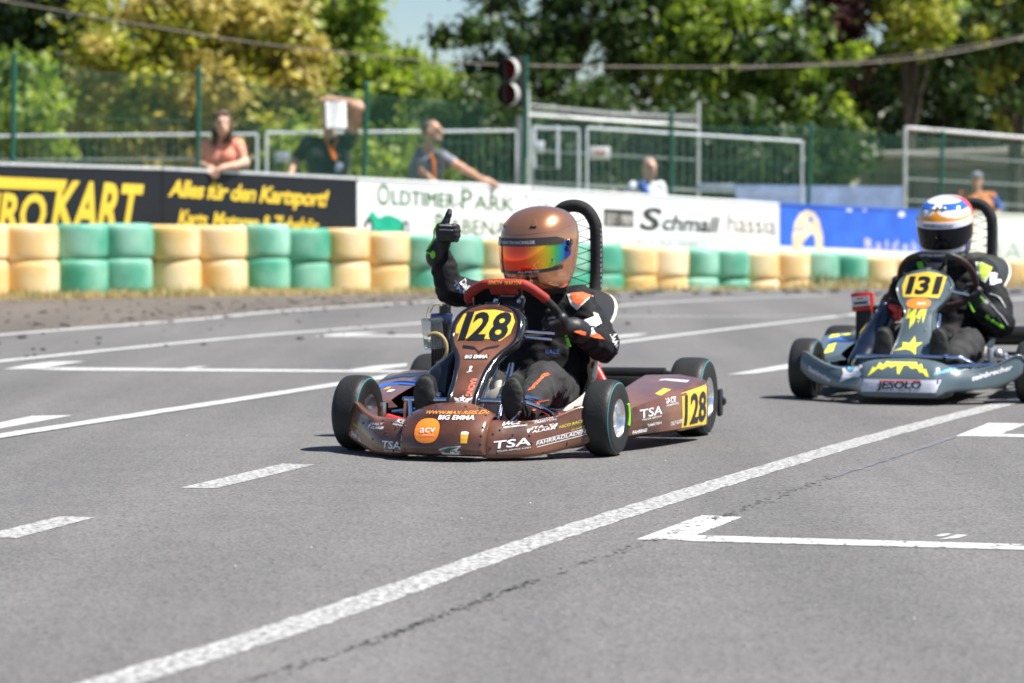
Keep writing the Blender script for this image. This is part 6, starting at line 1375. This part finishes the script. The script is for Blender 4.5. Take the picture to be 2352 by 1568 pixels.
for w_ in ([(-.205, .415), (-.235, .395), (-.262, .355), (-.285, .305)], [(-.198, .44), (-.24, .425), (-.272, .38)]):
    mb = MB(); pth = crom(w_, 6); q2 = []
    for x, z in pth:
        h = dbB.ray_cast(Vector((x, .9, z)), Vector((0, -1, 0)))
        if h[0] is not None: q2.append(h[0] + Vector((0, .002, 0)))
    if len(q2) > 2: mb.tube(q2, .0035, 6); mb.build("piping", M_gpipe, drvB)
suit_text(drvB, dbB, 'freem', (-.212, .345), (-.268, .288), .016, M_neon, .05, wv=(-.5, 0, .8)); suit_poly(drvB, dbB, [(.10, .585), (.15, .578), (.13, .54), (.10, .55)], M_neon, "lime_panel")
sdf_mesh("neck_brace", [c_((.08, -.22, .595), (.03, -.14, .585), .024, .024, 0), c_((.03, -.14, .585), (-.03, -.14, .585), .024, .024, 0), c_((-.03, -.14, .585), (-.085, -.22, .595), .024, .024, 0), c_((-.085, -.22, .595), (.0, -.31, .61), .026, .026, 0), c_((.0, -.31, .61), (.08, -.22, .595), .026, .026, 0)], [M_foam], .007, .01, 0, 1, drvB)
M_hw = pm("white_helmet_gloss", (.78, .79, .80), .15, var=.02, coat=.7); M_hb = pm("blue_helmet_stripe", (.03, .12, .55), .15, coat=.7); M_ho = pm("orange_helmet_flame", (.85, .33, .03), .2, coat=.6); M_hn = pm("navy_helmet_panel", (.02, .035, .14), .2, coat=.6); M_hs = pm("silver_helmet_panel", (.55, .56, .58), .25, .3, coat=.5); M_hr = pm("red_helmet_mark", (.7, .05, .03), .3)
def paintB(a, z):
    if -122 < a < -93:
        return 5 if z > .055 else 2
    if z < -.055 and -92 < a < -55: return 3
    if .056 < z < .068 and abs(a) < 100: return 2
    if .068 <= z < .108 and abs(a - 8) < 46 * max(0, (1 - (z - .064) / .034)) ** 2.4 + 9 * (1 - (z - .068) / .055): return 2
    if .094 + .006 * math.cos(math.radians(a)) < z < .124 and (a > 20 or a < -6): return 1
    if z < -.085 and abs(a) < 92: return 3
    if .068 < z < .098 and 36 < a < 100: return 4
    return 0
HB = Helmet(drvB, (.004, -.165, .738), math.radians(4), math.radians(15), 0, [M_hw, M_hb, M_ho, M_hn, M_hs, M_hr, M_lining], paintB, 1.0)
HB.patch("visor", [pm("black_tinted_visor", (.004, .005, .009), .12, coat=.0, spec=.3)], -84, 90, lambda a: -.066 + .024 * max(abs(a) / 90 - .3, 0) ** 1.3 * 2, lambda a: .036 - .010 * (abs(a) / 90) ** 4, .0045, 60, 8)
HB.patch("visor_strip", [P_silver], -82, 88, lambda a: .030, lambda a: .056 - .004 * (abs(a) / 90) ** 2, .0062, 40, 4)
helm_text(HB, 'teinbrecher', 30, -30, .038, .010, P_black, .02, .0075)
mb = MB()
for a, z in ((-12, .108), (4, .110), (20, .106)): mb.sphere(HB.X(hpt(math.radians(a), z, .0)), (.014, .010, .010), 10)
mb.build("top_vent", M_hs, HB.o)
mb = MB()
for k in range(4): mb.box(HB.X(hpt(math.radians(-62 - 6 * k), .098, .001)), (.004, .004, .014), None, .001)
mb.build("vent_slots", M_hs, HB.o)
